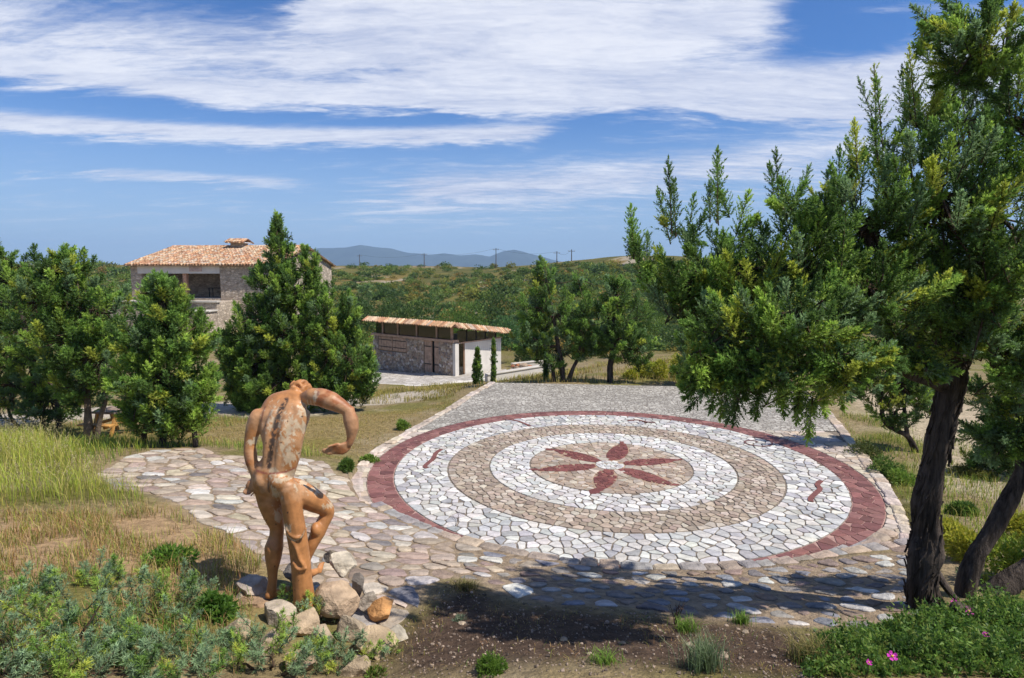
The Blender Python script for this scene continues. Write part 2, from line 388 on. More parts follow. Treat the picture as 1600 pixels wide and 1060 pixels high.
def terr0(x, y):
    x, y = np.asarray(x, float), np.asarray(y, float); sh = x.shape; x, y = x.ravel(), y.ravel()
    z = W_[K] + W_[K + 1] * x + W_[K + 2] * y
    near = (np.abs(x) < 70) & (y > -30) & (y < 90)
    zn = z[near]
    for i in range(K): zn = zn + W_[i] * tps_k((x[near] - pts[i, 0]) ** 2 + (y[near] - pts[i, 1]) ** 2)
    z[near] = zn
    wgt = sstep(np.hypot(x * 0.9, (y - 17) * 1.0), 22, 32)
    z = np.where(near, z, 0) * (1 - wgt) + far_h(x, y) * wgt
    return z.reshape(sh)
def terr(x, y):
    """ground height with small lumps; the ground lies below the paved platform"""
    x, y = np.asarray(x, float), np.asarray(y, float)
    z = terr0(x, y) + 0.05 * (fbm(x * 1.3, y * 1.3, 4, 11) - .47) * sstep(np.hypot(x, y), 1, 3)
    sd = poly_sd(x, y, PLAZA)
    z = np.where(poly_sd(x, y, COURT[:, :2]) < .5, np.minimum(z, court_z(x, y) - .12), z)
    return np.where(sd < 0.10, -0.10, z)
def TG(px, py):
    """point of the ground seen at a pixel"""
    d = ray(px, py); o = np.array((0, 0, EYE)); s = np.geomspace(1.5, 500, 900)
    p = o + d * s[:, None]; dz = p[:, 2] - terr0(p[:, 0], p[:, 1])
    sd = poly_sd(p[:, 0], p[:, 1], PLAZA); dz = np.where(sd < 0, p[:, 2], dz)
    i = int(np.argmax(dz < 0)); lo, hi = s[i - 1], s[i]
    for _ in range(24):
        m = (lo + hi) / 2; q = o + d * m
        zq = 0.0 if poly_sd(q[:1], q[1:2], PLAZA)[0] < 0 else float(terr0(q[:1], q[1:2])[0])
        if q[2] < zq: hi = m
        else: lo = m
    return o + d * hi
def hz(x, y): return float(terr(np.array([x]), np.array([y]))[0])
def zone(*pp): return np.array([TG(*p)[:2] for p in pp])

Z_APRON = zone((150, 742), (195, 716), (240, 704), (290, 702), (320, 700), (340, 712), (400, 714), (470, 716), (508, 722), (528, 742), (545, 728), (562, 733), (572, 752),
               (640, 806), (700, 832), (800, 858), (950, 880), (1100, 886), (1230, 881), (1330, 871), (1435, 858), (1440, 900), (1475, 965), (1400, 988), (1300, 984), (1200, 978), (1080, 962), (980, 952),
               (880, 948), (780, 928), (735, 905), (690, 905), (660, 945), (610, 985), (560, 985), (500, 940), (430, 890), (400, 868), (360, 838), (310, 815), (280, 790), (230, 770), (180, 765))
Z_ROAD1 = zone((-60, 655), (60, 640), (200, 634), (350, 628), (500, 624), (640, 612), (700, 608), (690, 618), (560, 634), (500, 648), (420, 652), (330, 648), (180, 654), (60, 660), (-60, 672))
Z_DIRT = zone((600, 1000), (660, 935), (740, 915), (800, 945), (950, 960), (1100, 972), (1250, 990), (1330, 1010), (1300, 1059), (620, 1059))
Z_PATHR = zone((1300, 600), (1420, 615), (1600, 640), (1600, 700), (1520, 720), (1440, 690), (1340, 640))
Z_PATHR2 = zone((1460, 700), (1600, 745), (1600, 790), (1500, 770), (1440, 760))
Z_SOIL = zone((1440, 880), (1500, 800), (1600, 800), (1600, 900), (1500, 930))
Z_DRY = zone((180, 800), (280, 790), (380, 850), (420, 880), (380, 960), (200, 930), (120, 900), (0, 920), (0, 800))
Z_LAWN = zone((560, 690), (640, 650), (700, 628), (640, 640), (500, 655), (340, 655), (180, 665), (180, 700), (330, 698), (520, 715))

def axis(lo, hi, st, far0, far1):
    a = list(np.arange(lo, hi + 1e-6, st)); s = st; v = hi
    step = lambda s, v: min(s * 1.08, 2.2) if abs(v) < 270 else s * 1.3
    while v < far1: s = step(s, v); v += s; a.append(v)
    s = st; v = lo; pre = []
    while v > far0: s = step(s, v) if lo < 0 else s * 1.3; v -= s; pre.append(v)
    return np.array(pre[::-1] + a)
gx = axis(-12.5, 12.5, 0.13, -7000, 7000); gy = axis(2.4, 23.0, 0.13, -500, 7500)
XX, YY = np.meshgrid(gx, gy); ZZ = terr(XX, YY)
nx, ny = len(gx), len(gy)
# soil and ground-cover colours
def lerp3(C, w_, c): return C * (1 - w_[..., None]) + np.array(c) * w_[..., None]
def soft(P, wd, x=XX, y=YY): return sstep(-(poly_sd(x, y, P) + (fbm(x * 1.1, y * 1.1, 4, 21) - .47) * wd * 2.5), -wd, wd)
C = np.ones((ny, nx, 3)) * np.array((0.27, 0.205, 0.105))
g = sstep(fbm(XX / 1.7, YY / 1.7, 4, 31), .40, .56); C = lerp3(C, g * .75, (0.16, 0.155, 0.035))
g = sstep(fbm(XX / .6, YY / .6, 3, 35), .50, .64); C = lerp3(C, g * .55, (0.36, 0.29, 0.18))
C = lerp3(C, soft(Z_LAWN, .35) * .5, (0.27, 0.20, 0.065))
C = lerp3(C, soft(Z_ROAD1, .35), (0.50, 0.43, 0.34))
C = lerp3(C, soft(Z_PATHR, .6) * .8, (0.52, 0.42, 0.29)); C = lerp3(C, soft(Z_PATHR2, .35) * .9, (0.52, 0.42, 0.30))
C = lerp3(C, soft(Z_SOIL, .4) * .8, (0.40, 0.29, 0.19))
C = lerp3(C, soft(Z_DRY, .4) * .9, (0.42, 0.275, 0.15))
C = lerp3(C, soft(Z_DIRT, .25), (0.095, 0.062, 0.042))
C = lerp3(C, soft(Z_APRON, .10), (0.34, 0.255, 0.17))
farw = sstep(YY, 40, 60)[..., None]
f1, f2, f3 = fbm(XX / 7, YY / 9, 5, 41), fbm(XX / 16, YY / 20, 4, 47), fbm(XX / 3, YY / 4, 4, 53)
H = np.ones_like(C) * np.array((0.105, 0.100, 0.028))
H = lerp3(H, sstep(f1, .46, .58), (0.155, 0.135, 0.035)); H = lerp3(H, sstep(f2, .54, .62) * .7, (0.22, 0.145, 0.045))
H = lerp3(H, sstep(f3, .56, .62) * .7, (0.07, 0.085, 0.022)); H = lerp3(H, sstep(f3 * .5 + f2 * .5, .59, .61) * .8, (0.40, 0.34, 0.26))
C = C * (1 - farw) + H * farw
V = np.stack([XX, YY, ZZ], -1).reshape(-1, 3)
idx = np.arange(nx * ny).reshape(ny, nx)
Fq = np.stack([idx[:-1, :-1], idx[:-1, 1:], idx[1:, 1:], idx[1:, :-1]], -1).reshape(-1, 4)
M['ground'] = material('dry_ground', None, 0.95, 0.36, 9, 1.0, 22, 0.05, 0.12, detail=9, gain=.86)
ground = obj('ground', mesh_np('ground', V, Fq, C.reshape(-1, 3), True), M['ground']); tag(ground, kind='structure')

# ------------------------------------------------------------------ crazy paving: Voronoi stones with recessed joints
def clip_half(P, n, d):
    out = []; m = len(P)
    for i in range(m):
        a, b = P[i], P[(i + 1) % m]; da, db = a[0] * n[0] + a[1] * n[1] - d, b[0] * n[0] + b[1] * n[1] - d
        if da <= 0: out.append(a)
        if (da < 0 < db) or (db < 0 < da):
            t = da / (da - db); out.append((a[0] + (b[0] - a[0]) * t, a[1] + (b[1] - a[1]) * t))
    return out
def voronoi(seeds, ghosts, joint, rmax):
    S = np.array(list(seeds) + list(ghosts)); cells = []
    for i in range(len(seeds)):
        p = S[i]; d2 = ((S - p) ** 2).sum(1); order = np.argsort(d2)[1:26]
        P = [(p[0] - rmax, p[1] - rmax), (p[0] + rmax, p[1] - rmax), (p[0] + rmax, p[1] + rmax), (p[0] - rmax, p[1] + rmax)]
        for j in order:
            q = S[j]; n = q - p; L = math.hypot(*n)
            if L < 1e-6 or L > 3.2 * rmax: continue
            n = n / L; m_ = (p + q) / 2; P = clip_half(P, n, float(m_ @ n) - joint / 2)
            if len(P) < 3: break
        cells.append(P if len(P) >= 3 else None)
    return cells
def seed_region(sdf, bbox, s, rng, smin=0.62, comps=None):
    """dart-thrown stone centres inside sdf<0, with mirror ghosts so that edge stones follow the outline"""
    x0, x1, y0, y1 = bbox; n = int((x1 - x0) * (y1 - y0) / (s * s) * 14)
    cand = rng.uniform((x0, y0), (x1, y1), (n, 2)); sd = sdf(cand[:, 0], cand[:, 1])
    cand = cand[sd < -s * 0.22]; cell = {}; out = []
    for p in cand:
        rr = s * smin * (1.35 if rng.random() < .15 else rng.uniform(.75, 1.1)); k = (int(p[0] // s), int(p[1] // s)); ok = True
        for a in (-1, 0, 1):
            for b in (-1, 0, 1):
                for q in cell.get((k[0] + a, k[1] + b), ()):
                    if (q[0] - p[0]) ** 2 + (q[1] - p[1]) ** 2 < rr * rr: ok = False
        if ok: cell.setdefault(k, []).append(p); out.append(p)
    P = np.array(out); e = 1e-3
    gh = []
    for f_ in (comps or [sdf]):
        gh += ghosts_of(f_, P, s)
    return out, gh
def ghosts_of(sdf, P, s, e=1e-3):
    sd = sdf(P[:, 0], P[:, 1]); gxn = (sdf(P[:, 0] + e, P[:, 1]) - sd) / e; gyn = (sdf(P[:, 0], P[:, 1] + e) - sd) / e
    m = sd > -1.6 * s
    gh = np.stack([P[m, 0] - 2 * sd[m] * gxn[m], P[m, 1] - 2 * sd[m] * gyn[m]], 1)
    return list(gh)
def stone_piece(P, h, bev, rng, zf=None, dome=0.0, cut=0.16, rag=0.0):
    """one flat stone: ragged outline, bevelled rim, slightly uneven top -> verts (local to centre), faces, centre, area"""
    A = np.array(P); area = 0.5 * abs(np.dot(A[:, 0], np.roll(A[:, 1], -1)) - np.dot(A[:, 1], np.roll(A[:, 0], -1)))
    c = A.mean(0); pts_ = []
    m = len(A)
    for i in range(m):
        p, q, r_ = A[i - 1], A[i], A[(i + 1) % m]
        a, b = np.linalg.norm(p - q), np.linalg.norm(r_ - q)
        if min(a, b) < 0.003: continue
        k = cut * rng.uniform(.5, 1.4)
        pts_.append(q + (p - q) * min(k, .45)); pts_.append(q + (r_ - q) * min(k, .45))
        if rag and b > 0.12: pts_.append((q + r_) / 2 + rng.normal(0, rag * b, 2) * .5)
    if len(pts_) < 3: return None
    B = np.array(pts_); B = c + (B - c) * 1.0; n = len(B)
    rad = np.linalg.norm(B - c, axis=1); sh = np.clip(1 - bev / np.maximum(rad, 1e-3), .45, 1)
    In = c + (B - c) * sh[:, None]; In2 = c + (In - c) * 0.55
    tx, ty = rng.normal(0, .012, 2) + 0
    def top(Q): return h + (Q[:, 0] - c[0]) * tx + (Q[:, 1] - c[1]) * ty
    rings = [(B, np.full(n, -0.04)), (B, top(B) - bev * .7), (In, top(In))]
    if dome: rings.append((In2, top(In2) + dome * rng.uniform(.4, 1.2) * math.sqrt(area) + rng.normal(0, dome * .1, n)))
    V = np.concatenate([np.c_[q, z] for q, z in rings]); F = []
    for k in range(len(rings) - 1):
        for i in range(n):
            j = (i + 1) % n; F.append((k * n + i, k * n + j, (k + 1) * n + j, (k + 1) * n + i))
    F.append(tuple((len(rings) - 1) * n + i for i in range(n)))
    if zf is not None: V[:, 2] += zf(V[:, 0], V[:, 1])
    z0 = float(zf(np.array([c[0]]), np.array([c[1]]))[0]) if zf is not None else 0.0
    ctr = np.array((c[0], c[1], z0)); V = V - ctr
    # make sure faces look up / outwards
    if 0.5 * (np.dot(B[:, 0], np.roll(B[:, 1], -1)) - np.dot(B[:, 1], np.roll(B[:, 0], -1))) < 0: F = [f[::-1] for f in F]
    return V, F, ctr, area
def lay_stones(pieces, parent, mat, name, rest_name, limit=300, origin=(0, 0, 0)):
    """pieces: (V,F,ctr,area,colour). The ones that show largest become parts, the rest one joined part"""
    o = np.array(origin)
    key = [p[3] / (p[2][0] ** 2 + p[2][1] ** 2) for p in pieces]; order = np.argsort(key)[::-1]
    rest = MB()
    for r_, i in enumerate(order):
        V, F, ctr, area, c = pieces[i]
        if r_ < limit:
            me = mesh_np(name, V, F, np.tile(c, (len(V), 1))); obj(name, me, mat, parent, tuple(ctr - o))
        else: rest.add(V + ctr - o, F, c)
    if rest.V: tag(rest.build(rest_name, mat, parent), kind='stuff')
def pick(rng, pal, var=.12):
    c = np.array(pal[rng.integers(len(pal))]) * rng.uniform(1 - var, 1 + var); return tuple(c * rng.uniform(.97, 1.03, 3))

# platform slab: mortar bed, edge down to the ground
mb = MB(); n = len(PLAZA); zt = -0.012
mb.add([(x, y, zt) for x, y in PLAZA], [tuple(range(n))] if 1 else [])
mb.add([(x, y, zt) for x, y in PLAZA] + [(x, y, -0.6) for x, y in PLAZA], [(i, n + i, n + (i + 1) % n, (i + 1) % n) for i in range(n)])
M['mortar'] = material('grey_mortar', (0.185, 0.155, 0.125), 0.95, 0.3, 9, 0.5, 30, 0.01, 0.1)
me = mb.mesh('plaza')
bm = bmesh.new(); bm.from_mesh(me); bmesh.ops.remove_doubles(bm, verts=bm.verts, dist=1e-4); bmesh.ops.recalc_face_normals(bm, faces=bm.faces); bm.to_mesh(me); bm.free()
plaza = obj('plaza', me, M['mortar']); tag(plaza, kind='structure')
rng = np.random.default_rng(5)
def rad(x, y): return np.hypot(x - CX, y - CY)
# petals of the flower: lens shapes from centre to tip
TIPS = [GZ(px, py, 0)[:2] for px, py in ((864, 702), (975, 692), (1063, 718), (1056, 760), (938, 768), (838, 735))]
def petal_sd(x, y):
    d = np.full(np.shape(x), 1e9)
    for t in TIPS:
        v = np.array(t) - (CX, CY); L = np.linalg.norm(v); u = v / L; nrm = np.array((-u[1], u[0]))
        a, b = (x - CX) * u[0] + (y - CY) * u[1], (x - CX) * nrm[0] + (y - CY) * nrm[1]
        L0 = 0.18; s_ = np.clip((a - L0) / (L - L0), 0, 1)
        hw = 0.215 * np.sin(np.pi * s_ ** 0.85) ** 0.9 + 0.004
        dd = np.maximum(np.abs(b) - hw, np.maximum(L0 - a, a - L)); d = np.minimum(d, dd)
    return d
WHITE = [(0.60, 0.57, 0.52), (0.64, 0.61, 0.555), (0.48, 0.465, 0.45), (0.41, 0.40, 0.395), (0.56, 0.53, 0.475), (0.62, 0.60, 0.56)]
WHITE2 = [(0.66, 0.64, 0.595), (0.64, 0.625, 0.58), (0.60, 0.565, 0.51), (0.54, 0.515, 0.49)]
BEIGE = [(0.40, 0.315, 0.235), (0.46, 0.375, 0.285), (0.335, 0.26, 0.195), (0.51, 0.435, 0.35), (0.38, 0.295, 0.23)]
RED_PETAL = [(0.19, 0.062, 0.052), (0.165, 0.052, 0.045), (0.215, 0.075, 0.062)]
RED = [(0.205, 0.085, 0.074), (0.24, 0.102, 0.088), (0.175, 0.072, 0.064), (0.27, 0.125, 0.108)]
TAN = [(0.53, 0.42, 0.31), (0.60, 0.51, 0.40), (0.45, 0.37, 0.30), (0.56, 0.47, 0.40)]
mb = MB(); na = 96
for r0, r1, cc in ((RR[3] + .004, RR[4] + .01, (0.36, 0.225, 0.19)), (0, 1.55, (0.33, 0.235, 0.165))):
    ring = [(CX + r_ * math.cos(2 * math.pi * k / na), CY + r_ * math.sin(2 * math.pi * k / na), -.007) for r_ in (r0, r1) for k in range(na)]
    mb.add(ring, [(k, na + k, na + (k + 1) % na, (k + 1) % na) for k in range(na)], cc)
jb = mb.build('joint_bed', material('tinted_mortar', None, .95, .25, 9, .4, 30, .01, .1), plaza)
def out_c(r_): return lambda x, y: rad(x, y) - r_
def in_c(r_): return lambda x, y: r_ - rad(x, y)
regions = [                                             # each region: the curves that bound it, stone size, colours, joint width
    ([out_c(RR[0]), in_c(.30), lambda x, y: -petal_sd(x, y)], .20, BEIGE, .016),
    ([petal_sd, in_c(.31)], .135, RED_PETAL, .006),
    ([out_c(.29)], .12, [(0.56, 0.54, 0.50), (0.62, 0.60, 0.56), (0.48, 0.46, 0.43)], .010),
    ([out_c(RR[1]), in_c(RR[0] + .01)], .225, WHITE2, .022),
    ([out_c(RR[2]), in_c(RR[1] + .01)], .185, BEIGE, .022),
    ([out_c(RR[3]), in_c(RR[2] + .01)], .235, WHITE, .022),
    ([out_c(RR[4]), in_c(RR[3] + .01)], .25, RED, .011),
    ([lambda x, y: poly_sd(x, y, PLAZA), in_c(RR[4] + .01), lambda x, y: y - 15.1], .26, TAN, .018),
]
pieces = []
for comps, s, pal, joint in regions:
    sdf = lambda x, y: np.max([f_(x, y) for f_ in comps], axis=0)
    sd_, gh = seed_region(sdf, (CX - 5.3, CX + 5.3, CY - 5.3, CY + 5.3), s, rng, comps=comps)
    for P in voronoi(sd_, gh, joint, s * 1.9):
        if P is None: continue
        st = stone_piece(P, rng.uniform(.0, .007), .006, rng, cut=.13, rag=.05)
        if st is None or st[3] < .0004: continue
        cc = pick(rng, pal, .2)
        pieces.append((*st, cc))
lay_stones(pieces, plaza, M['stone'], 'paving_stone', 'small_paving_stones', 300)
# light stone rim that edges the red band inside the circle's lines, thin red figures and the spiral inlaid in the white ring
def strip(path, wd, z, name, c):
    P = smooth_path(path, 8); V = []; F = []
    for i, p in enumerate(P):
        d = P[min(i + 1, len(P) - 1)][:2] - P[max(i - 1, 0)][:2]; d = d / (np.linalg.norm(d) + 1e-9); nn = np.array((-d[1], d[0]))
        k = wd * (0.5 if 0 < i < len(P) - 1 else 0.2)
        for s_, zz in ((-1, z - .03), (-1, z), (1, z), (1, z - .03)): V.append((p[0] + nn[0] * k * s_, p[1] + nn[1] * k * s_, zz))
    for i in range(len(P) - 1):
        for k in range(3): F.append((i * 4 + k, i * 4 + k + 1, i * 4 + 5 + k, i * 4 + 4 + k))
    me = mesh_np(name, np.array(V), F, np.tile(c, (len(V), 1)))
    bm = bmesh.new(); bm.from_mesh(me); bmesh.ops.recalc_face_normals(bm, faces=bm.faces); bm.to_mesh(me); bm.free()
    return obj(name, me, M['stone'], plaza)
REDC = (0.20, 0.075, 0.062)
for pp, wd in ((((690, 703), (682, 708), (676, 718), (668, 725), (664, 730), (668, 732)), .09), (((1283, 752), (1277, 758), (1281, 765), (1274, 772), (1267, 779), (1267, 785)), .09),
               (((790, 656), (806, 658), (818, 662), (829, 667)), .07), (((980, 658), (996, 657), (1010, 660), (1024, 661)), .06)):
    strip([GZ(*p, 0)[:2] for p in pp], wd, .016, 'red_inlay', REDC)
sc_ = GZ(1179, 692, 0)[:2]
strip([(sc_[0] + (.06 + .062 * t) * math.cos(t * 1.15), sc_[1] + (.06 + .062 * t) * math.sin(t * 1.15)) for t in np.arange(0, 7.2, .6)], .045, .016, 'spiral_inlay', (0.16, 0.08, 0.075))
# cobbled field behind the circle: a sheet of small set stones
bmv = [(x, y) for x, y in PLAZA if y > 14.0]
mb = MB()
ys_ = np.linspace(15.0, PLAZA[:, 1].max() - .03, 30)
def span(y):
    xs = []
    for i in range(len(PLAZA)):
        A, B = PLAZA[i], PLAZA[(i + 1) % len(PLAZA)]
        if (A[1] > y) != (B[1] > y): xs.append(A[0] + (B[0] - A[0]) * (y - A[1]) / (B[1] - A[1]))
    return min(xs), max(xs)
outer = [(a, y) for y in ys_ for a in (span(y)[0] + .03,)]; outer_r = [(span(y)[1] - .03, y) for y in ys_][::-1]
arc = [(CX + (RR[4] + .005) * math.cos(a), CY + (RR[4] + .005) * math.sin(a)) for a in np.linspace(R(147), R(33), 60)]
loop = outer + outer_r + [p for p in arc[::-1] if p[1] > 15.0]
mb.add([(x, y, 0.002) for x, y in loop], [tuple(range(len(loop)))])
cf = mb.build('cobble_field', M['cobble'], plaza)
bm = bmesh.new(); bm.from_mesh(cf.data); bmesh.ops.triangulate(bm, faces=bm.faces); bmesh.ops.recalc_face_normals(bm, faces=bm.faces)
if sum(f.normal.z for f in bm.faces) < 0: bmesh.ops.reverse_faces(bm, faces=bm.faces)
bm.to_mesh(cf.data); bm.free()
# border stones along the platform's left, far and right edges
def border(path, name, wd, hgt, pal, rng, parent, zbase=0.0, lmin=.25, lmax=.5):
    P = np.array(path, float); seg = np.linalg.norm(np.diff(P, axis=0), axis=1); cum = np.r_[0, np.cumsum(seg)]; s = 0
    while s < cum[-1] - .1:
        L = rng.uniform(lmin, lmax); m_ = min(s + L / 2, cum[-1]); i = min(np.searchsorted(cum, m_) - 1, len(seg) - 1); i = max(i, 0)
        t = (m_ - cum[i]) / seg[i]; p = P[i] + (P[i + 1] - P[i]) * t; d = (P[i + 1] - P[i]) / seg[i]
        a = math.atan2(d[1], d[0]); w2, l2 = wd * rng.uniform(.75, 1.15) / 2, (L - .015) / 2
        Q = [(-l2, -w2 * rng.uniform(.7, 1)), (l2, -w2 * rng.uniform(.8, 1)), (l2, w2), (-l2, w2 * rng.uniform(.8, 1))]
        st = stone_piece(Q, hgt * rng.uniform(.6, 1.3), .02, rng, cut=.12, rag=.06, dome=.03)
        V, F, ctr, area = st; V = V.copy(); V[:, 2] = np.where(V[:, 2] < -.03, -.30, V[:, 2])
        zz = zbase if np.isscalar(zbase) else zbase(p[0], p[1]); c = pick(rng, pal)
        o = obj(name, mesh_np(name, V + np.array((ctr[0], ctr[1], 0)), F, np.tile(c, (len(V), 1))), M['rough_stone'], parent, (p[0], p[1], zz)); o.rotation_euler = (0, 0, a)
        s += L
edge_l = [PLAZA[0], PLAZA[1], PLAZA[2], PLAZA[3]] + [tuple(PLAZA[k]) for k in range(4, 13)]
border(edge_l, 'border_stone', .26, .03, TAN, rng, plaza)
border([tuple(p) for p in PLAZA[-8:-2][::1]], 'border_stone', .24, .03, TAN, rng, plaza)

# ------------------------------------------------------------------ stone bank between the platform and the slope
lip = [(CX + 5.07 * math.cos(R(a)), CY + 5.07 * math.sin(R(a))) for a in range(214, 316, 3)]
lip += [tuple(GZ(px, py, .15)[:2]) for px, py in ((1330, 872), (1380, 864), (1430, 857))]
mb = MB(); m = len(lip)
zl = [float(terr0(np.array([x]), np.array([y]))[0]) for x, y in lip]
mb.add([(x, y, z - .02) for (x, y), z in zip(lip, zl)] + [(x, y, -.2) for x, y in lip], [(i, i + 1, m + i + 1, m + i) for i in range(m - 1)])
bank = mb.build('stone_bank', material('sandy_mortar', (0.32, 0.24, 0.155), 0.95, 0.3, 8, 0.6, 25, 0.02, 0.1)); tag(bank, kind='structure')
rng = np.random.default_rng(12)
GREY = [(0.26, 0.23, 0.205), (0.31, 0.275, 0.24), (0.21, 0.185, 0.175), (0.42, 0.395, 0.36), (0.28, 0.205, 0.17), (0.24, 0.24, 0.26), (0.50, 0.475, 0.43), (0.30, 0.215, 0.165)]
PINK = [(0.42, 0.325, 0.245), (0.47, 0.385, 0.295), (0.38, 0.29, 0.22), (0.54, 0.46, 0.37), (0.43, 0.34, 0.26), (0.38, 0.32, 0.27), (0.53, 0.44, 0.31), (0.58, 0.54, 0.48), (0.40, 0.30, 0.25)]
border(lip, 'lip_stone', .24, .035, [(0.42, 0.33, 0.25), (0.36, 0.29, 0.23), (0.33, 0.30, 0.28)], rng, bank, zbase=lambda x, y: float(terr0(np.array([x]), np.array([y]))[0]) - .01, lmin=.18, lmax=.42)
zf = lambda x, y: terr0(x, y) + 0.05 * (fbm(x * 1.3, y * 1.3, 4, 11) - .47)
lipa = np.array(lip)
def apron_sd(x, y):
    d = np.full(np.shape(x), 1e9)
    for i in range(len(lipa) - 1): d = np.minimum(d, seg_d(x, y, lipa[i], lipa[i + 1]))
    return np.maximum(np.maximum(poly_sd(x, y, Z_APRON), .14 - d), .16 - poly_sd(x, y, PLAZA))
bb = (Z_APRON[:, 0].min(), Z_APRON[:, 0].max(), Z_APRON[:, 1].min(), Z_APRON[:, 1].max())
pieces = []
s = .40
sd_, gh = seed_region(apron_sd, bb, s, rng, smin=.52)
for p0, P in zip(sd_, voronoi(sd_, gh, .03, s * 1.5)):
    if P is None: continue
    loose = sstep(np.array(p0[0] + (p0[1] - 8.2) * .15 + rng.normal(0, .35)), -1.3, .4)        # tight old paving on the left, loose stones in front
    if loose > .5:
        A = np.array(P); c0 = A.mean(0); k = rng.uniform(.56, .95); P = [tuple(c0 + (p - c0) * min(1, k * rng.uniform(.80, 1.16))) for p in A]
    st = stone_piece(P, rng.uniform(.002, .022), .012, rng, zf, dome=.018, cut=.17, rag=.12)
    if st is None or st[3] < .004: continue
    pieces.append((*st, pick(rng, GREY if loose > .5 or rng.random() < .08 else PINK, .2)))
lay_stones(pieces, bank, M['rough_stone'], 'bank_stone', 'small_bank_stones', 300)
# ------------------------------------------------------------------ far mountains
def mountains():
    prof_px = [(-400, 420), (380, 418), (470, 402), (500, 389), (540, 388), (566, 384), (590, 388), (615, 389), (640, 396), (672, 399), (695, 396), (720, 400), (745, 399), (765, 401), (785, 393), (803, 390), (825, 396), (850, 402), (870, 408), (890, 412), (960, 417), (1400, 419), (2000, 420)]
    Yf = 5200.0
    xs = np.linspace(-7500, 7500, 700); pxs = 800 + xs / Yf * F_PX
    hp = np.interp(pxs, [p[0] for p in prof_px], [p[1] for p in prof_px])
    crest = EYE + (420.56 - hp) / F_PX * Yf; crest = crest + (fbm(xs / 160, xs * 0 + 3, 5, 5) - .47) * 16
    V = []; rows = 9
    for r_ in range(rows):
        t = r_ / (rows - 1); y = Yf - 900 * (1 - t) + 140 * (fbm(xs / 300, xs * 0 + r_, 4, 9) - .5) * (1 - t)
        z = -40 + (crest + 40) * t ** 1.35 + 40 * (fbm(xs / 180, xs * 0 + r_ * 1.7, 4, 19) - .47) * t * (1 - t) * 2
        V.append(np.stack([xs, y, z], 1))
    V.append(np.stack([xs, np.full_like(xs, Yf + 700), np.full_like(xs, -60)], 1))
    V = np.concatenate(V); n = len(xs); idx = np.arange((rows + 1) * n).reshape(rows + 1, n)
    Fq = np.stack([idx[:-1, :-1], idx[:-1, 1:], idx[1:, 1:], idx[1:, :-1]], -1).reshape(-1, 4)
    o = obj('mountains', mesh_np('mountains', V, Fq, None, True), material('mountain_scrub', (0.045, 0.06, 0.05), 0.95, 0.3, 0.01, 0, spec=0.1)); tag(o, kind='structure')
mountains()

# ------------------------------------------------------------------ barrel roof tiles
TILEC = [(0.54, 0.30, 0.165), (0.60, 0.37, 0.215), (0.47, 0.25, 0.14), (0.63, 0.46, 0.30), (0.57, 0.40, 0.265), (0.42, 0.24, 0.15), (0.52, 0.42, 0.32)]
def barrel_tile(L=.46, w=.20, seg=4, th=.02):
    """half-round tile, wider at its lower end: lies along +y (downhill), arch along z"""
    V = []; F = []
    for y, k in ((0, .86), (L, 1.0)):
        for i in range(seg + 1):
            a = math.pi * i / seg; V.append((-math.cos(a) * w / 2 * k, y, math.sin(a) * w * .42 * k))
        for i in range(seg, -1, -1):
            a = math.pi * i / seg; V.append((-math.cos(a) * (w / 2 * k - th), y, math.sin(a) * (w * .42 * k - th)))
    n = 2 * (seg + 1)
    for i in range(n): F.append((i, (i + 1) % n, n + (i + 1) % n, n + i))
    F.append(tuple(range(n - 1, -1, -1))); F.append(tuple(range(n, 2 * n)))
    return np.array(V), F
BT = barrel_tile()
def tile_slope(mb, o, ux, dn, width, length, rng, pitch=.25, row=.40):
    """rows of barrel tiles: o top-left corner of the slope, ux along the ridge, dn downhill unit vector"""
    o, ux, dn = np.array(o, float), np.array(ux, float), np.array(dn, float); nz = np.cross(ux, dn); nz = nz if nz[2] > 0 else -nz
    for i in range(int(width / pitch)):
        for k in range(int(length / row) + 1):
            s_ = min(k * row, length - .42)
            for chan in (0, 1):
                T = BT[0] * np.array((1.0, 1, 1 if not chan else -1)); x = (i + .5 + (.5 if chan else 0)) * pitch + rng.normal(0, .012)
                if x > width: continue
                tilt = rng.normal(0, .015)
                P = o + np.outer(T[:, 0] + x + tilt * T[:, 1], ux) + np.outer(T[:, 1] + s_ + rng.normal(0, .015), dn) + np.outer(T[:, 2] + (.075 if not chan else .06) + .02 * (1 - T[:, 1] / .46) * -1 + rng.normal(0, .006), nz)
                mb.add(P, BT[1] if not chan else [f[::-1] for f in BT[1]], pick(rng, TILEC, .18))

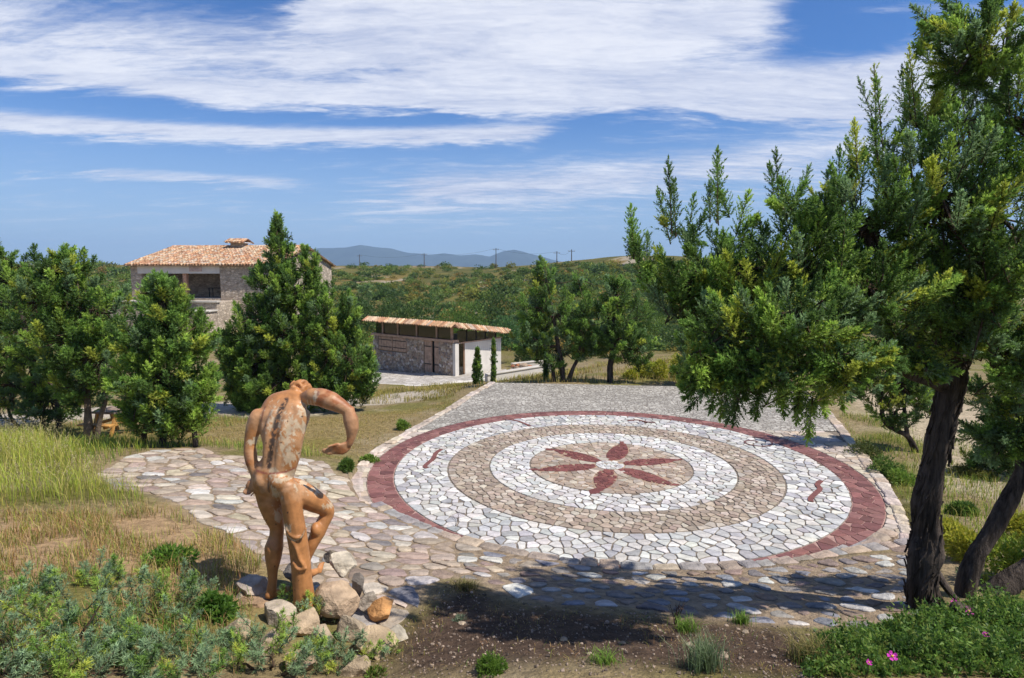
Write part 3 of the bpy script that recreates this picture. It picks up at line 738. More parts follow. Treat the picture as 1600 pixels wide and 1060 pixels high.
# ------------------------------------------------------------------ stone house on the left
def house():
    rng = np.random.default_rng(3)
    A, B = GY(203, 411, 51.0), GY(428, 411, 50.0)
    yaw = math.atan2(B[1] - A[1], B[0] - A[0]); W = float(np.hypot(*(B - A)[:2])); D = 12.4
    z0 = -4.0; h = empty('stone_house', (A[0], A[1], 0), yaw)
    tag(h, 'two-tone stone house with terracotta tiled gable roof and open porch above a terrace', 'house')
    EZ, FZ, t = 4.35, 1.62, .5; x1, x2 = .075 * W, .625 * W                     # eave height, floor, wall thickness, porch opening
    ms = M['masonry']
    def wall(name, *b, mat=ms):
        m_ = MB(); m_.box(*b); return m_.build(name, mat, h)
    wall('wall', 0, x1, 0, t, z0, EZ); wall('wall', x2, W, 0, t, z0, EZ)                       # left pier, right part of the front
    wall('wall', x1 + .002, x2 - .002, .02, t, z0, FZ - .02)                                    # below the porch floor
    wall('lintel', x1 - .3, x2 + .0, -.03, t - .02, EZ - .72, EZ - .03, mat=M['white'])
    wall('lintel_plaque', x1 + .62 * (x2 - x1), x1 + .78 * (x2 - x1), -.06, -.03, EZ - .55, EZ - .16, mat=material('lintel_plaque', (0.48, 0.36, 0.31), .9, .2, 9))
    wall('porch_floor', x1, x2, t, 4.2, FZ - .15, FZ, mat=M['concrete'])
    wall('porch_wall', .3, x2 + .6, 4.2, 4.5, FZ - .2, EZ + .3)
    wall('porch_wall', x2, x2 + .3, t + .002, 4.2, FZ - .2, EZ + .2)
    wall('porch_wall', t - .2, t + .1, t + .002, 4.2, z0, EZ + .2)
    wall('porch_ceiling', .2, x2 + .3, t + .01, 4.3, EZ - .12, EZ - .02, mat=M['wood'])
    m_ = MB(); xm = x1 + .54 * (x2 - x1); m_.box(xm - .16, xm + .16, .1, .42, FZ, EZ - .72); m_.build('porch_pillar', material('brick_pillar', (0.42, 0.25, 0.17), .9, .3, 7, .6, 14, .03), h)
    m_ = MB(); m_.box(x2 - 1.15, x2 - .2, 4.1, 4.17, FZ, FZ + 2.1); dr = m_.build('door', M['orangewood'], h, bevel=.01)
    for k in range(4):
        m_ = MB(); m_.box(x2 - 1.13 + k * .235, x2 - 1.13 + k * .235 + .215, 4.06, 4.10, FZ + .04, FZ + 2.06); m_.build('door_board', M['orangewood'], dr)
    m_ = MB(); m_.box(xm + .5, xm + 1.7, 2.5, 3.2, FZ + .72, FZ + .78)
    for x in (xm + .55, xm + 1.6):
        for y in (2.55, 3.1): m_.box(x, x + .06, y, y + .06, FZ, FZ + .72)
    m_.build('porch_bench', M['dark'], h)
    # side and back walls with gables
    ridge = EZ + 1.62; mid = D / 2
    for xx, nm in ((W - t, 'gable_wall'), (0, 'gable_wall')):
        m_ = MB(); y0 = t if 1 else 0
        prof2 = [(y0 + .001, z0), (D, z0), (D, EZ), (mid, ridge - .02), (y0 + .001, EZ + .12)]
        V = [(xx, y, z) for y, z in prof2] + [(xx + t, y, z) for y, z in prof2]; k = len(prof2)
        m_.add(V, [tuple(range(k)), tuple(range(2 * k - 1, k - 1, -1))] + [(i, k + i, k + (i + 1) % k, (i + 1) % k) for i in range(k)])
        if xx > 0 or True: m_.build(nm, ms, h)
    wall('back_wall', t + .002, W - t - .002, D - t, D, z0, EZ)
    # roof: boards and tiles
    ov = .35; sl = math.hypot(mid + ov, 1.62 + .1); a = math.atan2(1.62 + .1, mid + ov)
    for sgn, nm in ((-1, 'roof'), (1, 'roof')):
        y_e = -ov if sgn < 0 else D + ov
        m_ = MB(); z_e = EZ - .02
        V = [(-.3, mid, ridge + .03), (W + .3, mid, ridge + .03), (W + .3, y_e, z_e), (-.3, y_e, z_e)]
        m_.add(V + [(x, y, z - .1) for x, y, z in V], [(0, 1, 2, 3), (7, 6, 5, 4), (0, 4, 5, 1), (1, 5, 6, 2), (2, 6, 7, 3), (3, 7, 4, 0)])
        me = m_.mesh('roof'); bm = bmesh.new(); bm.from_mesh(me); bmesh.ops.recalc_face_normals(bm, faces=bm.faces); bm.to_mesh(me); bm.free()
        rf = obj(nm, me, M['wood'], h)
        m_ = MB(); dn = np.array((0, sgn * math.cos(a), -math.sin(a)))
        tile_slope(m_, (-.3, mid, ridge + .03), (1, 0, 0), dn, W + .6, sl, rng)
        tag(m_.build('roof_tiles', M['tile'], rf), kind='stuff')
        if sgn < 0:
            for k in range(int((W + .6) / .38)):
                T = BT[0] * np.array((1.5, .95, 1.5)); V2 = np.stack([T[:, 1] - .3 + k * .38, T[:, 0] + mid, T[:, 2] + ridge + .07], 1)
                obj('ridge_tile', mesh_np('ridge_tile', V2, [f[::-1] for f in BT[1]], np.tile(pick(rng, TILEC), (len(V2), 1))), M['tile'], rf)
    # low chimney with a little tiled cap
    cx = .505 * W; m_ = MB(); m_.box(cx - .55, cx + .55, mid - .7, mid + .3, ridge - .3, ridge + .34); ch = m_.build('chimney', ms, h)
    m_ = MB(); tile_slope(m_, (cx - .95, mid - .2, ridge + .68), (1, 0, 0), (0, -.94, -.34), 1.9, 1.0, rng); tile_slope(m_, (cx - .95, mid - .2, ridge + .68), (1, 0, 0), (0, .94, -.34), 1.9, 1.0, rng)
    m_.box(cx - .8, cx + .8, mid - .9, mid + .5, ridge + .34, ridge + .40); m_.build('chimney_cap', M['tile'], ch)
    # terrace in front of the porch
    tr = empty('terrace_wall', (A[0], A[1], 0), yaw); tag(tr, 'stone terrace wall with pale coping in front of the house porch', 'wall')
    m_ = MB(); m_.box(-1.2, x2 + 1.6, -3.4, -.01, -4.0, FZ - .16); m_.build('retaining_wall', ms, tr)
    m_ = MB(); m_.box(-1.3, x2 + 1.7, -3.5, -3.05, FZ - .16, FZ - .02); m_.build('coping', M['concrete'], tr, bevel=.02)
    m_ = MB(); m_.box(x2 + .2, x2 + 1.59, -4.9, -3.42, -4.0, FZ - .8); m_.build('lower_wall', ms, tr)
    m_ = MB(); m_.box(x2 + .1, x2 + 1.69, -5.0, -3.43, FZ - .8, FZ - .68); m_.build('lower_coping', M['concrete'], tr, bevel=.02)
house()

# ------------------------------------------------------------------ long low stone workshop
def workshop():
    rng = np.random.default_rng(8)
    Kc = GY(708, 588, 36.0); L = GY(583, 570, 40.3); ang = math.atan2(L[1] - Kc[1], L[0] - Kc[0])
    z0 = float(Kc[2]); LEN, WID = 7.1, 4.55
    h = empty('stone_workshop', (Kc[0], Kc[1], z0), ang)       # local x runs along the long front away from the near corner, local -y is the white side
    tag(h, 'long low stone workshop with wooden shutters, glazed clerestory and one white side wall', 'building')
    # in this frame the inside of the building lies at negative y
    H1, H2, t = 1.98, 2.96, .35
    def wallbox(name, x0, x1, y0, y1, za, zb, mat):
        m_ = MB(); m_.box(x0, x1, y0, y1, za, zb); return m_.build(name, mat, h)
    def stone_wall(x0, x1, za, zb, s=.21):
        core = wallbox('stone_wall', x0, x1, -t, -.03, za, zb, M['wallmortar'])
        sdf = lambda u, v: np.maximum(np.maximum(x0 - u, u - x1), np.maximum(za - v, v - zb))
        sd_, gh = seed_region(sdf, (x0, x1, za, zb), s, rng); m_ = MB()
        for P in voronoi(sd_, gh, .025, s * 1.7):
            if P is None: continue
            st = stone_piece(P, rng.uniform(.0, .03), .012, rng, dome=.05, cut=.18)
            if st is None: continue
            Vl, F, ctr, ar = st; Vl = Vl + ctr
            m_.add(np.stack([Vl[:, 0], Vl[:, 2] - .02, Vl[:, 1]], 1), [f[::-1] for f in F], pick(rng, [(0.46, 0.36, 0.27), (0.56, 0.47, 0.38), (0.36, 0.28, 0.22), (0.64, 0.57, 0.50), (0.43, 0.31, 0.22), (0.30, 0.25, 0.22)], .2))
        tag(m_.build('wall_stones', M['rough_stone'], core), kind='stuff')
    M['wallmortar'] = material('wall_mortar', (0.42, 0.35, 0.27), .95, .2, 6, .4)
    f = lambda a: a * LEN
    stone_wall(.02, f(.165), -.4, H1); stone_wall(f(.345), f(.55), -.4, H1); stone_wall(f(.552), LEN, -.4, 1.02)
    wallbox('wall', f(.165), f(.345), -t, -.1, -.4, .02, M['wallmortar'])
    stone_wall(f(.93), LEN, 1.03, H1)
    beam = wallbox('beam', -.12, LEN + .1, -t - .02, .06, H1, H1 + .14, M['pinkwood'])
    # shutters of the wide window
    m_ = MB(); m_.box(f(.552), f(.93), -.25, -.12, 1.04, H1 - .004); wf = m_.build('window_frame', M['pinkwood'], h)
    for k in range(2):
        x0 = f(.556) + k * f(.187); m_ = MB(); m_.box(x0, x0 + f(.181), -.11, -.05, 1.08, H1 - .03); sh = m_.build('shutter', M['pinkwood'], h, bevel=.008)
        for j in range(5):
            xx = x0 + .02 + j * (f(.181) - .04) / 5; m_ = MB(); m_.box(xx, xx + (f(.181) - .04) / 5 - .02, -.05, -.03, 1.1, H1 - .05); m_.build('board', M['pinkwood'], sh)
        for zz in (1.28, H1 - .25):
            m_ = MB(); m_.box(x0 + .05, x0 + f(.181) - .05, -.03, -.015, zz, zz + .05); m_.build('strap_hinge', M['dark'], sh)
    # door: two leaves, the right one ajar
    wallbox('doorway_shade_panel', f(.17), f(.34), -.9, -.86, 0, H1, M['dark'])  # dark sheet stands in for the shade inside the doorway
    for x0, x1, rot in ((f(.255), f(.342), 0), (f(.17), f(.225), 0)):
        m_ = MB(); m_.box(x0, x1, -.16, -.09, .03, H1 - .01); d = m_.build('door', M['pinkwood'], h, bevel=.008)
        nb = 3
        for j in range(nb):
            wd = (x1 - x0 - .03) / nb; m_ = MB(); m_.box(x0 + .015 + j * wd, x0 + .015 + (j + 1) * wd - .015, -.09, -.075, .06, H1 - .04); m_.build('board', M['pinkwood'], d)
        m_ = MB(); m_.box(x0 + .02, x1 - .02, -.07, -.055, H1 - .4, H1 - .34); m_.build('strap_hinge', M['dark'], d)
        m_ = MB(); m_.box(x0 + .02, x1 - .02, -.07, -.055, .5, .56); m_.build('strap_hinge', M['dark'], d)
    # clerestory
    for a, b in ((.03, .2), (.2, .44), (.44, .68), (.68, .88), (.88, .99)):
        m_ = MB(); m_.box(f(a) + .05, f(b) - .03, -.2, -.18, H1 + .141, H2 - .02); w_ = m_.build('clerestory_window', M['glass'], h)
        m_ = MB(); m_.box(f(a) - .03, f(a) + .05, -.26, -.1, H1 + .141, H2); m_.build('mullion', M['pinkwood'], h)
    # white side: near post, doorway, plastered wall, glazing above
    wallbox('corner_post', -.20, .0, -.30, .02, -.4, H1 - .05, M['white'])
    wallbox('white_wall', -.02, .2, -WID, -1.05, -.5, 1.86, M['white'])
    wallbox('door_glass', .06, .09, -1.04, -.31, 0, H1, M['glass']); wallbox('door_jamb', .02, .14, -1.05, -.98, 0, H1, M['wood'])
    wallbox('side_beam', -.04, .16, -WID - .1, -.31, 1.865, 1.93, M['pinkwood'])
    for k, y in enumerate((-1.3, -2.2, -3.1, -4.1)):
        wallbox('mullion', 0.03, .12, y - .04, y + .04, 1.931, 2.86 - abs(y) * .13, M['dark'])
        m_ = MB(); m_.box(.06, .075, y + .05, y + .83, 1.932, 2.82 - abs(y) * .13); m_.build('clerestory_window', M['glass'], h)
    wallbox('back_wall', .2, LEN, -WID, -WID + .25, -.6, 1.9, M['white']); wallbox('end_wall', LEN - .25, LEN, -WID + .26, -t - .01, -.5, 2.0, M['masonry'])
    wallbox('floor_slab', .1, LEN - .3, -WID + .3, -.92, -.3, -.02, M['concrete'])
    # roof: slab falling away from the long front, tiles along both visible edges and over the top
    a = math.atan2(.72, WID + .5); dn = np.array((0, -math.cos(a), -math.sin(a)))
    m_ = MB(); y0, y1 = .3, -WID - .5; zt = H2 + .08; zb = zt - .72
    V = [(-.45, y0, zt), (LEN + .3, y0, zt), (LEN + .3, y1, zb), (-.45, y1, zb)]
    m_.add(V + [(x, y, z - .1) for x, y, z in V], [(0, 1, 2, 3), (7, 6, 5, 4), (0, 4, 5, 1), (1, 5, 6, 2), (2, 6, 7, 3), (3, 7, 4, 0)])
    me = m_.mesh('roof'); bm = bmesh.new(); bm.from_mesh(me); bmesh.ops.recalc_face_normals(bm, faces=bm.faces); bm.to_mesh(me); bm.free()
    rf = obj('roof', me, M['wood'], h)
    m_ = MB(); tile_slope(m_, (-.45, y0, zt), (1, 0, 0), dn, LEN + .75, math.hypot(y0 - y1, .72), rng); tag(m_.build('roof_tiles', M['tile'], rf), kind='stuff')
    # a row of eave tiles laid over the long front edge, each tile short and steep
    for k in range(int((LEN + .75) / .2)):
        x = -.45 + (k + .5) * .2; T = BT[0]; b = -.48 + rng.normal(0, .03)
        y = T[:, 1] * math.cos(b) - T[:, 2] * math.sin(b); z = T[:, 1] * math.sin(b) + T[:, 2] * math.cos(b)
        V2 = np.stack([T[:, 0] * .95 + x + rng.normal(0, .01), y * 1.15 + y0 - .12, z * 1.25 + zt + .14], 1)
        obj('eave_tile', mesh_np('eave_tile', V2, [q[::-1] for q in BT[1]], np.tile(pick(rng, TILEC, .2), (len(V2), 1))), M['tile'], rf)
    for k in range(int(abs(y1 - y0) / .2)):
        s_ = (k + .5) * .2; yy = y0 - s_ * math.cos(a); zz = zt - s_ * math.sin(a); T = BT[0]; b = -.62 + rng.normal(0, .03)
        xl = T[:, 1] * math.cos(b) - T[:, 2] * math.sin(b); z = T[:, 1] * math.sin(b) + T[:, 2] * math.cos(b)
        V2 = np.stack([-.45 + .12 - xl * 1.1, T[:, 0] * .95 + yy, z * 1.2 + zz + .14], 1)
        obj('verge_tile', mesh_np('verge_tile', V2, [q[::-1] for q in BT[1]], np.tile(pick(rng, TILEC, .2), (len(V2), 1))), M['tile'], rf)
    return Kc
Kc = workshop()
# paved court in front of the workshop, with a pale kerb, and the white wall beyond the cypresses
def court():
    mb = MB(); top = [(p[0], p[1], float(court_z(p[0], p[1]))) for p in COURT]
    cen = np.mean(top, 0)
    n = len(top); mb.add(top + [(x, y, z - 1.5) for x, y, z in top], [tuple(range(n))] + [(i, n + i, n + (i + 1) % n, (i + 1) % n) for i in range(n)])
    me = mb.mesh('court'); bm = bmesh.new(); bm.from_mesh(me); bmesh.ops.triangulate(bm, faces=[f for f in bm.faces if len(f.verts) > 4]); bmesh.ops.recalc_face_normals(bm, faces=bm.faces); bm.to_mesh(me); bm.free()
    o = obj('court', me, M['court']); tag(o, kind='structure')
    mb = MB()
    for a, b in ((3, 4), (4, 5), (5, 6)): mb.beam(np.array(top[a]) + (0, 0, .02), np.array(top[b]) + (0, 0, .02), .25, .14)
    obj('kerb', mb.mesh('kerb', bevel=.01), M['white'], o)
court()
def low_wall(name, label, a, b, hgt, th, mat, cat='wall'):
    a, b = np.array(a, float), np.array(b, float); r0 = empty(name, tuple(a)); tag(r0, label, cat)
    d = b - a; mb = MB(); mb.beam((0, 0, hgt / 2 - .3), tuple(d + (0, 0, hgt / 2 - .3)), th, hgt + .6); mb.build('wall_body', mat, r0, bevel=.02)
    mb = MB(); mb.beam((0, 0, hgt + .03), tuple(d + (0, 0, hgt + .03)), th + .08, .07); mb.build('coping', M['concrete'], r0, bevel=.015)
low_wall('low_white_wall', 'low white rendered wall rising past the rubble heap beside the workshop', GY(760, 600, 31), GY(862, 583, 33), .45, .3, M['white'])
low_wall('yard_wall', 'thin pale yard wall behind the rubble heap', GY(800, 578, 38.5), GY(852, 572, 40), .35, .25, M['concrete'])

# ------------------------------------------------------------------ utility poles on the ridge
def pole(px, py0, py1, Y, label, double=False):
    b = GY(px, py0, Y); x, y = float(b[0]), float(b[1]); z = hz(x, y); top = float(GY(px, py1, Y)[2]); o = empty('utility_pole', (x, y, z - .3)); tag(o, label, 'pole', 'utility poles along the ridge')
    mb = MB(); mb.tube([(0, 0, 0), (0, 0, top - z + .3)], [.16, .11], 8); mb.build('post', M['pole'], o)
    mb = MB(); mb.beam((-1.0, 0, top - z - .2), (1.0, 0, top - z - .2), .12, .12); mb.build('crossarm', M['pole'], o)
    for k in (-.9, 0, .9):
        mb = MB(); mb.tube([(k, 0, top - z - .14), (k, 0, top - z + .1)], [.05, .05], 6); mb.build('insulator', M['white'], o)
    return np.array((x, y, top))
tops = [pole(*p) for p in ((562, 416, 398, 230, 'utility pole farthest along the ridge towards the stone house'), (663, 415, 396, 215, 'utility pole on the ridge above the workshop roof'),
                           (775, 409, 388, 200, 'utility pole standing before the rounded mountain top'), (870, 413, 393, 190, 'shorter utility pole of the pair by the ridge clearing'), (893, 413, 390, 180, 'taller utility pole of the pair by the ridge clearing'))]
for i in range(4):
    A, B = tops[i], tops[i + 1]; r0 = empty('overhead_wire', tuple(A)); r0.name = 'overhead_wire'
    mb = MB(); P = [tuple((B - A) * t + (0, 0, -1.2 * 4 * t * (1 - t) - .05)) for t in np.linspace(0, 1, 12)]; mb.tube(P, [.022] * 12, 4)
    bpy.data.objects.remove(r0); o = mb.build('overhead_wire', M['dark'], None, loc=tuple(A)); tag(o, 'thin overhead wire on the ridge ' + ('from the pole by the house to the next', 'above the workshop roof', 'from the rounded mountain top to the pole pair', 'between the pair of poles')[i], 'wire', 'wires between the ridge poles')

# ------------------------------------------------------------------ picnic table under the left trees
def picnic_table():
    p = TG(168, 682); x, y = float(p[0]), float(p[1]) + .25; z = hz(x, y)
    t = empty('picnic_table', (x, y, z), R(-8)); tag(t, 'wooden picnic table with grey top and orange bench under the left trees', 'table'); t.scale = (.84, .84, .84)
    g = material('grey_tabletop', (0.27, 0.20, 0.155), .85, .3, 7, .4)
    for k in range(5):
        yy = -.36 + k * .15; e = .46 - .05 * abs(k - 2)
        mb = MB(); mb.box(-e, e, yy, yy + .142, .68, .74); mb.build('table_board', g, t, bevel=.008)
    for sx in (-.28, .28):
        mb = MB(); mb.beam((sx, -.22, .68), (sx, -.46, 0), .06, .09); mb.build('leg', M['orangewood'], t); mb = MB(); mb.beam((sx, .22, .68), (sx, .46, 0), .06, .09); mb.build('leg', M['orangewood'], t)
        mb = MB(); mb.box(sx - .03, sx + .03, -.66, .66, .33, .41); mb.build('cross_brace', M['orangewood'], t)
    for sy in (-.62, .62):
        mb = MB(); mb.box(-.5, .5, sy - .11, sy + .11, .412, .455); mb.build('bench_seat', M['orangewood'], t, bevel=.008)
picnic_table()
# haze: closed box of pale air round everything
mb = MB(); mb.box(-7600, 7600, -560, 7600, -75, 330)
hzm = bpy.data.materials.new('haze'); hzm.use_nodes = True; ht = NT(hzm.node_tree)
ho = ht.n('ShaderNodeOutputMaterial'); pv = ht.n('ShaderNodeVolumePrincipled')
pv.inputs['Color'].default_value = (0.48, 0.70, 1.0, 1); pv.inputs['Density'].default_value = 0.00016; pv.inputs['Anisotropy'].default_value = 0.0
ht.l(pv.outputs[0], ho.inputs['Volume'])
hb = mb.build('haze', hzm); tag(hb, kind='stuff')
# ------------------------------------------------------------------ statue: stooping athlete seen from behind, on a heap of rocks
SY = 5.2
def S(px, py, dy=0.0): return GY(px, py, SY + dy)
SP = ppm(SY)                                                    # pixels per metre at the statue
def statue():
    mb = MB()
    def ball(c, r, sub=3, rot=None):
        bm = bmesh.new(); bmesh.ops.create_icosphere(bm, subdivisions=sub, radius=1.0)
        r = (r, r, r) if np.isscalar(r) else r; V = np.array([v.co for v in bm.verts]) * np.array(r)
        if rot is not None: V = V @ np.array(Euler(rot).to_matrix()).T
        mb.add(V + np.array(c), [tuple(v.index for v in f.verts) for f in bm.faces]); bm.free()
    def bone(pts_):
        """straight-segmented limb: bends only at its joints"""
        P = np.array([(*S(p[0], p[1], p[2]), p[3] * 1.10) for p in pts_])
        for A, B in zip(P[:-1], P[1:]):
            V, F = tube([A[:3] + (B - A)[:3] * t for t in (0, .33, .67, 1)], [A[3] + (B[3] - A[3]) * t for t in (0, .33, .67, 1)], 14); mb.add(V, F)
        for A in P: ball(A[:3], A[3] * .985, 2)
    def limb(pts_):
        """tapering limb through (px,py,dy,radius_m) joints with round ends"""
        P = np.array([(*S(p[0], p[1], p[2]), p[3]) for p in pts_]); Q = smooth_path(P, 6)
        V, F = tube([q[:3] for q in Q], [q[3] for q in Q], 14); mb.add(V, F)
        ball(P[0][:3], P[0][3] * .98, 2); ball(P[-1][:3], P[-1][3] * .98, 2)
    # trunk: rings (px, py, dy, half width px, half depth m, roll)
    rings = [(424, 772, .03, 22, .085, 0), (424, 758, .01, 30, .115, 0), (428, 742, .01, 31.5, .118, .03), (436, 726, .015, 28.5, .105, .05), (441, 710, .02, 28.5, .102, .08), (442, 692, .03, 31.5, .108, .12), (442, 672, .06, 36.5, .116, .18),
             (444, 652, .10, 42, .125, .26), (448, 636, .15, 41, .115, .32), (455, 625, .19, 33, .09, .34), (462, 617, .23, 15, .065, .3)]
    Rg = smooth_path([(*S(a, b, c), d / SP, e, f_) for a, b, c, d, e, f_ in rings], 4); V = []; nn = 28
    for i, q in enumerate(Rg):
        d = Vector(Rg[min(i + 1, len(Rg) - 1)][:3]) - Vector(Rg[max(i - 1, 0)][:3]); d.normalize()
        lat = Vector((math.cos(q[5]), 0, math.sin(q[5]))); nr = lat.cross(d).normalized(); lat = d.cross(nr).normalized()
        for k in range(nn):
            a = 2 * math.pi * k / nn; ca, sa = math.cos(a), math.sin(a)
            ca = math.copysign(abs(ca) ** .86, ca); sa = math.copysign(abs(sa) ** .9, sa)
            V.append(Vector(q[:3]) + lat * ca * q[3] + nr * sa * q[4])
    m = len(Rg); F = [(i * nn + k, i * nn + (k + 1) % nn, (i + 1) * nn + (k + 1) % nn, (i + 1) * nn + k) for i in range(m - 1) for k in range(nn)]
    F += [tuple(range(nn - 1, -1, -1)), tuple((m - 1) * nn + k for k in range(nn))]; mb.add(V, F)
    # muscles of the back: two ridges beside the spine, shoulder blades, flanks, seat
    limb([(414, 738, -.060, .030), (416, 712, -.055, .032), (418, 690, -.052, .034), (421, 668, -.030, .038), (430, 645, .02, .038)])
    limb([(433, 738, -.066, .032), (436, 712, -.060, .034), (439, 690, -.055, .036), (444, 668, -.034, .040), (453, 645, .02, .038)])
    ball(S(417, 655, .055), (.066, .06, .10), 3, (0, .25, 0)); ball(S(465, 645, .065), (.07, .065, .10), 3, (0, -.35, 0))
    ball(S(417, 670, .05), (.055, .075, .12)); ball(S(467, 668, .06), (.055, .075, .12)); ball(S(455, 634, .10), (.085, .05, .05), 3, (0, -.4, 0))
    ball(S(411, 749, -.03), (.068, .095, .098)); ball(S(437, 752, -.045), (.092, .10, .098))
    ball(S(421, 775, .0), (.06, .06, .04))
    # neck, head with curly hair, ears, nose pointing down and away
    limb([(459, 622, .20, .058), (466, 612, .28, .055)])
    ball(S(480, 622, .17), (.085, .06, .05)); ball(S(462, 622, .17), (.08, .07, .05)); hc = S(470, 613, .31); ball(hc, (.082, .105, .098), 3, (.5, 0, 0)); ball(hc + (.0, .085, -.045), (.055, .06, .075)); ball(hc + (0, .155, -.055), (.013, .02, .024))
    ball(hc + (.08, .03, -.02), (.012, .026, .034)); ball(hc + (-.08, .03, -.02), (.012, .026, .034)); ball(hc + (0, .13, -.10), (.028, .015, .01))
    rr = random.Random(4)
    for _ in range(90):
        v = Vector((rr.gauss(0, 1), rr.gauss(0, 1), rr.gauss(0, 1))).normalized()
        if v.y > .45 and v.z < .3: continue
        ball(hc + np.array((v.x * .088, v.y * .108 - .008, v.z * .104 + .006)), rr.uniform(.018, .027), 1)
    # right arm: out, down, hand turned back in
    bone([(478, 622, .15, .058), (487, 620, .11, .068), (502, 621, .08, .074), (518, 627, .06, .074), (533, 635, .05, .058), (544, 642, .045, .046), (548, 656, .04, .060), (550, 669, .03, .054), (549, 683, .02, .036), (546, 694, .01, .027)]); ball(S(489, 617, .10), (.07, .07, .06)); ball(S(521, 633, .05), (.075, .05, .05), 3, (0, .35, 0)); ball(S(549, 640, .05), .030)
    def hand(wr, knuck, tips, thumb, pw):
        """palm from wrist to knuckles, four fingers of unequal length with a bend, thumb from the palm's side"""
        w0, k0 = S(*wr), S(*knuck); ax = (k0 - w0); L = np.linalg.norm(ax); ax = ax / L; t0 = S(*tips)
        side = np.cross(ax, (0.15, .9, .3)); side = side / np.linalg.norm(side)
        for k in range(-2, 3):
            o = side * (k * pw / 4.6); V, F = tube([w0 + o * .7, (w0 + k0) / 2 + o * 1.05, k0 + o * 1.15], [.017, .019, .015], 8); mb.add(V, F)
        for i, (off, ln) in enumerate(((-1.5, .92), (-.5, 1.0), (.5, .96), (1.5, .78))):
            b = k0 + side * (off * pw / 3.6); e = k0 + (t0 - k0) * ln + side * (off * pw / 4.2); md = (b + e) / 2 + np.cross(side, ax) * .010
            V, F = tube([b, md, e], [.0125, .0115, .009], 8); mb.add(V, F); ball(e, .009, 1); ball(md, .0118, 1)
        tb = S(*thumb[0]); te = S(*thumb[1]); V, F = tube([(w0 + k0) / 2, tb, te], [.016, .0145, .0105], 8); mb.add(V, F); ball(te, .0105, 1)
    hand((545, 696, .01), (530, 704, -.02), (504, 707, -.05), ((528, 694, -.03), (512, 698, -.06)), .075)
    # left arm: hangs down, elbow bent a little, hand behind the thigh
    bone([(411, 648, .09, .056), (402, 653, .07, .064), (397, 666, .06, .060), (393, 682, .05, .053), (390, 698, .03, .045), (391, 708, .02, .050), (393, 722, .0, .047), (397, 738, -.01, .034), (399, 750, -.02, .026)]); ball(S(403, 650, .08), .064)
    hand((398, 751, -.02), (391, 763, -.03), (383, 773, -.05), ((401, 765, -.05), (392, 775, -.07)), .07)
    # left leg, standing
    bone([(417, 766, .02, .094), (422, 785, .03, .094), (427, 803, .05, .082), (433, 824, .06, .056), (432, 838, .05, .056), (428, 856, .03, .074), (427, 872, .03, .064), (426, 892, .03, .042), (426, 908, .03, .036), (424, 922, .02, .040)])
    ball(S(424, 858, -.005), (.048, .045, .085))
    limb([(420, 930, .0, .036), (430, 927, .06, .038), (442, 923, .13, .034), (452, 919, .19, .028)])
    for k in range(5): limb([(449 + k * 2, 921 - k * 1.5, .17 + k * .012, .013), (457 + k * 2, 919 - k * 1.5, .23 + k * .012, .010)])
    # right leg, knee bent forward to the right, shin back under the body
    bone([(444, 762, .02, .094), (462, 769, .06, .108), (480, 777, .12, .100), (498, 787, .18, .084), (510, 795, .22, .064), (512, 803, .23, .056), (505, 816, .20, .056), (497, 832, .16, .060), (488, 850, .12, .050), (480, 870, .10, .038), (477, 884, .10, .034)])
    ball(S(494, 828, .12), (.05, .055, .07))
    limb([(478, 894, .07, .034), (486, 896, .12, .036), (494, 893, .18, .030)])
    for k in range(5): limb([(494 + k * 1.2, 896 - k * 3.4, .17 + k * .02, .013), (502 + k * 1.0, 894 - k * 3.6, .21 + k * .02, .0115)])
    # tree-stump support modelled like a draped post
    limb([(450, 762, -.04, .086), (455, 785, -.045, .086), (459, 810, -.045, .086), (463, 832, -.045, .086), (467, 856, -.045, .084), (470, 880, -.045, .085), (472, 905, -.045, .086), (475, 932, -.045, .092), (477, 950, -.045, .10)])
    limb([(446, 826, -.115, .011), (453, 836, -.125, .012), (463, 841, -.13, .012), (473, 838, -.125, .012), (478, 826, -.11, .011)])
    limb([(456, 846, -.125, .012), (463, 858, -.13, .014), (467, 872, -.13, .015), (474, 884, -.125, .016)])
    limb([(458, 880, -.125, .013), (466, 890, -.13, .016), (478, 888, -.12, .016)])
    me = mb.mesh('body')
    o = bpy.data.objects.new('tmp', me); col.objects.link(o)
    md = o.modifiers.new('r', 'REMESH'); md.mode = 'VOXEL'; md.voxel_size = .0085
    sm = o.modifiers.new('s', 'SMOOTH'); sm.factor = .5; sm.iterations = 6
    dg = bpy.context.evaluated_depsgraph_get(); dg.update(); me2 = bpy.data.meshes.new_from_object(o.evaluated_get(dg)); bpy.data.objects.remove(o)
    n = len(me2.vertices); co = np.empty(n * 3, np.float32); me2.vertices.foreach_get('co', co); co = co.reshape(-1, 3).astype(float)
    nor = np.empty(n * 3, np.float32); me2.vertices.foreach_get('normal', nor); nor = nor.reshape(-1, 3)
    base = S(424, 935, 0.0); L = co - base                       # local metres: x right, y away, z up
    def P2(px, py): q = S(px, py, -.08) - base; return q[0], q[2]
    tc_ = np.array((0.43, 0.19, 0.068)); C = np.tile(tc_, (n, 1))
    nz = fbm(L[:, 0] * 9 + 5, L[:, 2] * 9 + L[:, 1] * 7, 4, 61); nf = fbm(L[:, 0] * 62 + 9, L[:, 2] * 34 + L[:, 1] * 50, 4, 67)
    C = C * (0.82 + .45 * nz)[:, None]
    arm = sstep(L[:, 0], .42, .47) * sstep(L[:, 2], .9, 1.0) + sstep(-L[:, 0], .10, .13) * sstep(L[:, 2], .75, .85) * sstep(1.35 - L[:, 2], 0, .05); C = lerp3(C, np.clip(arm, 0, 1) * .8, (0.33, 0.115, 0.045))
    back = sstep(L[:, 2], .85, 1.0)
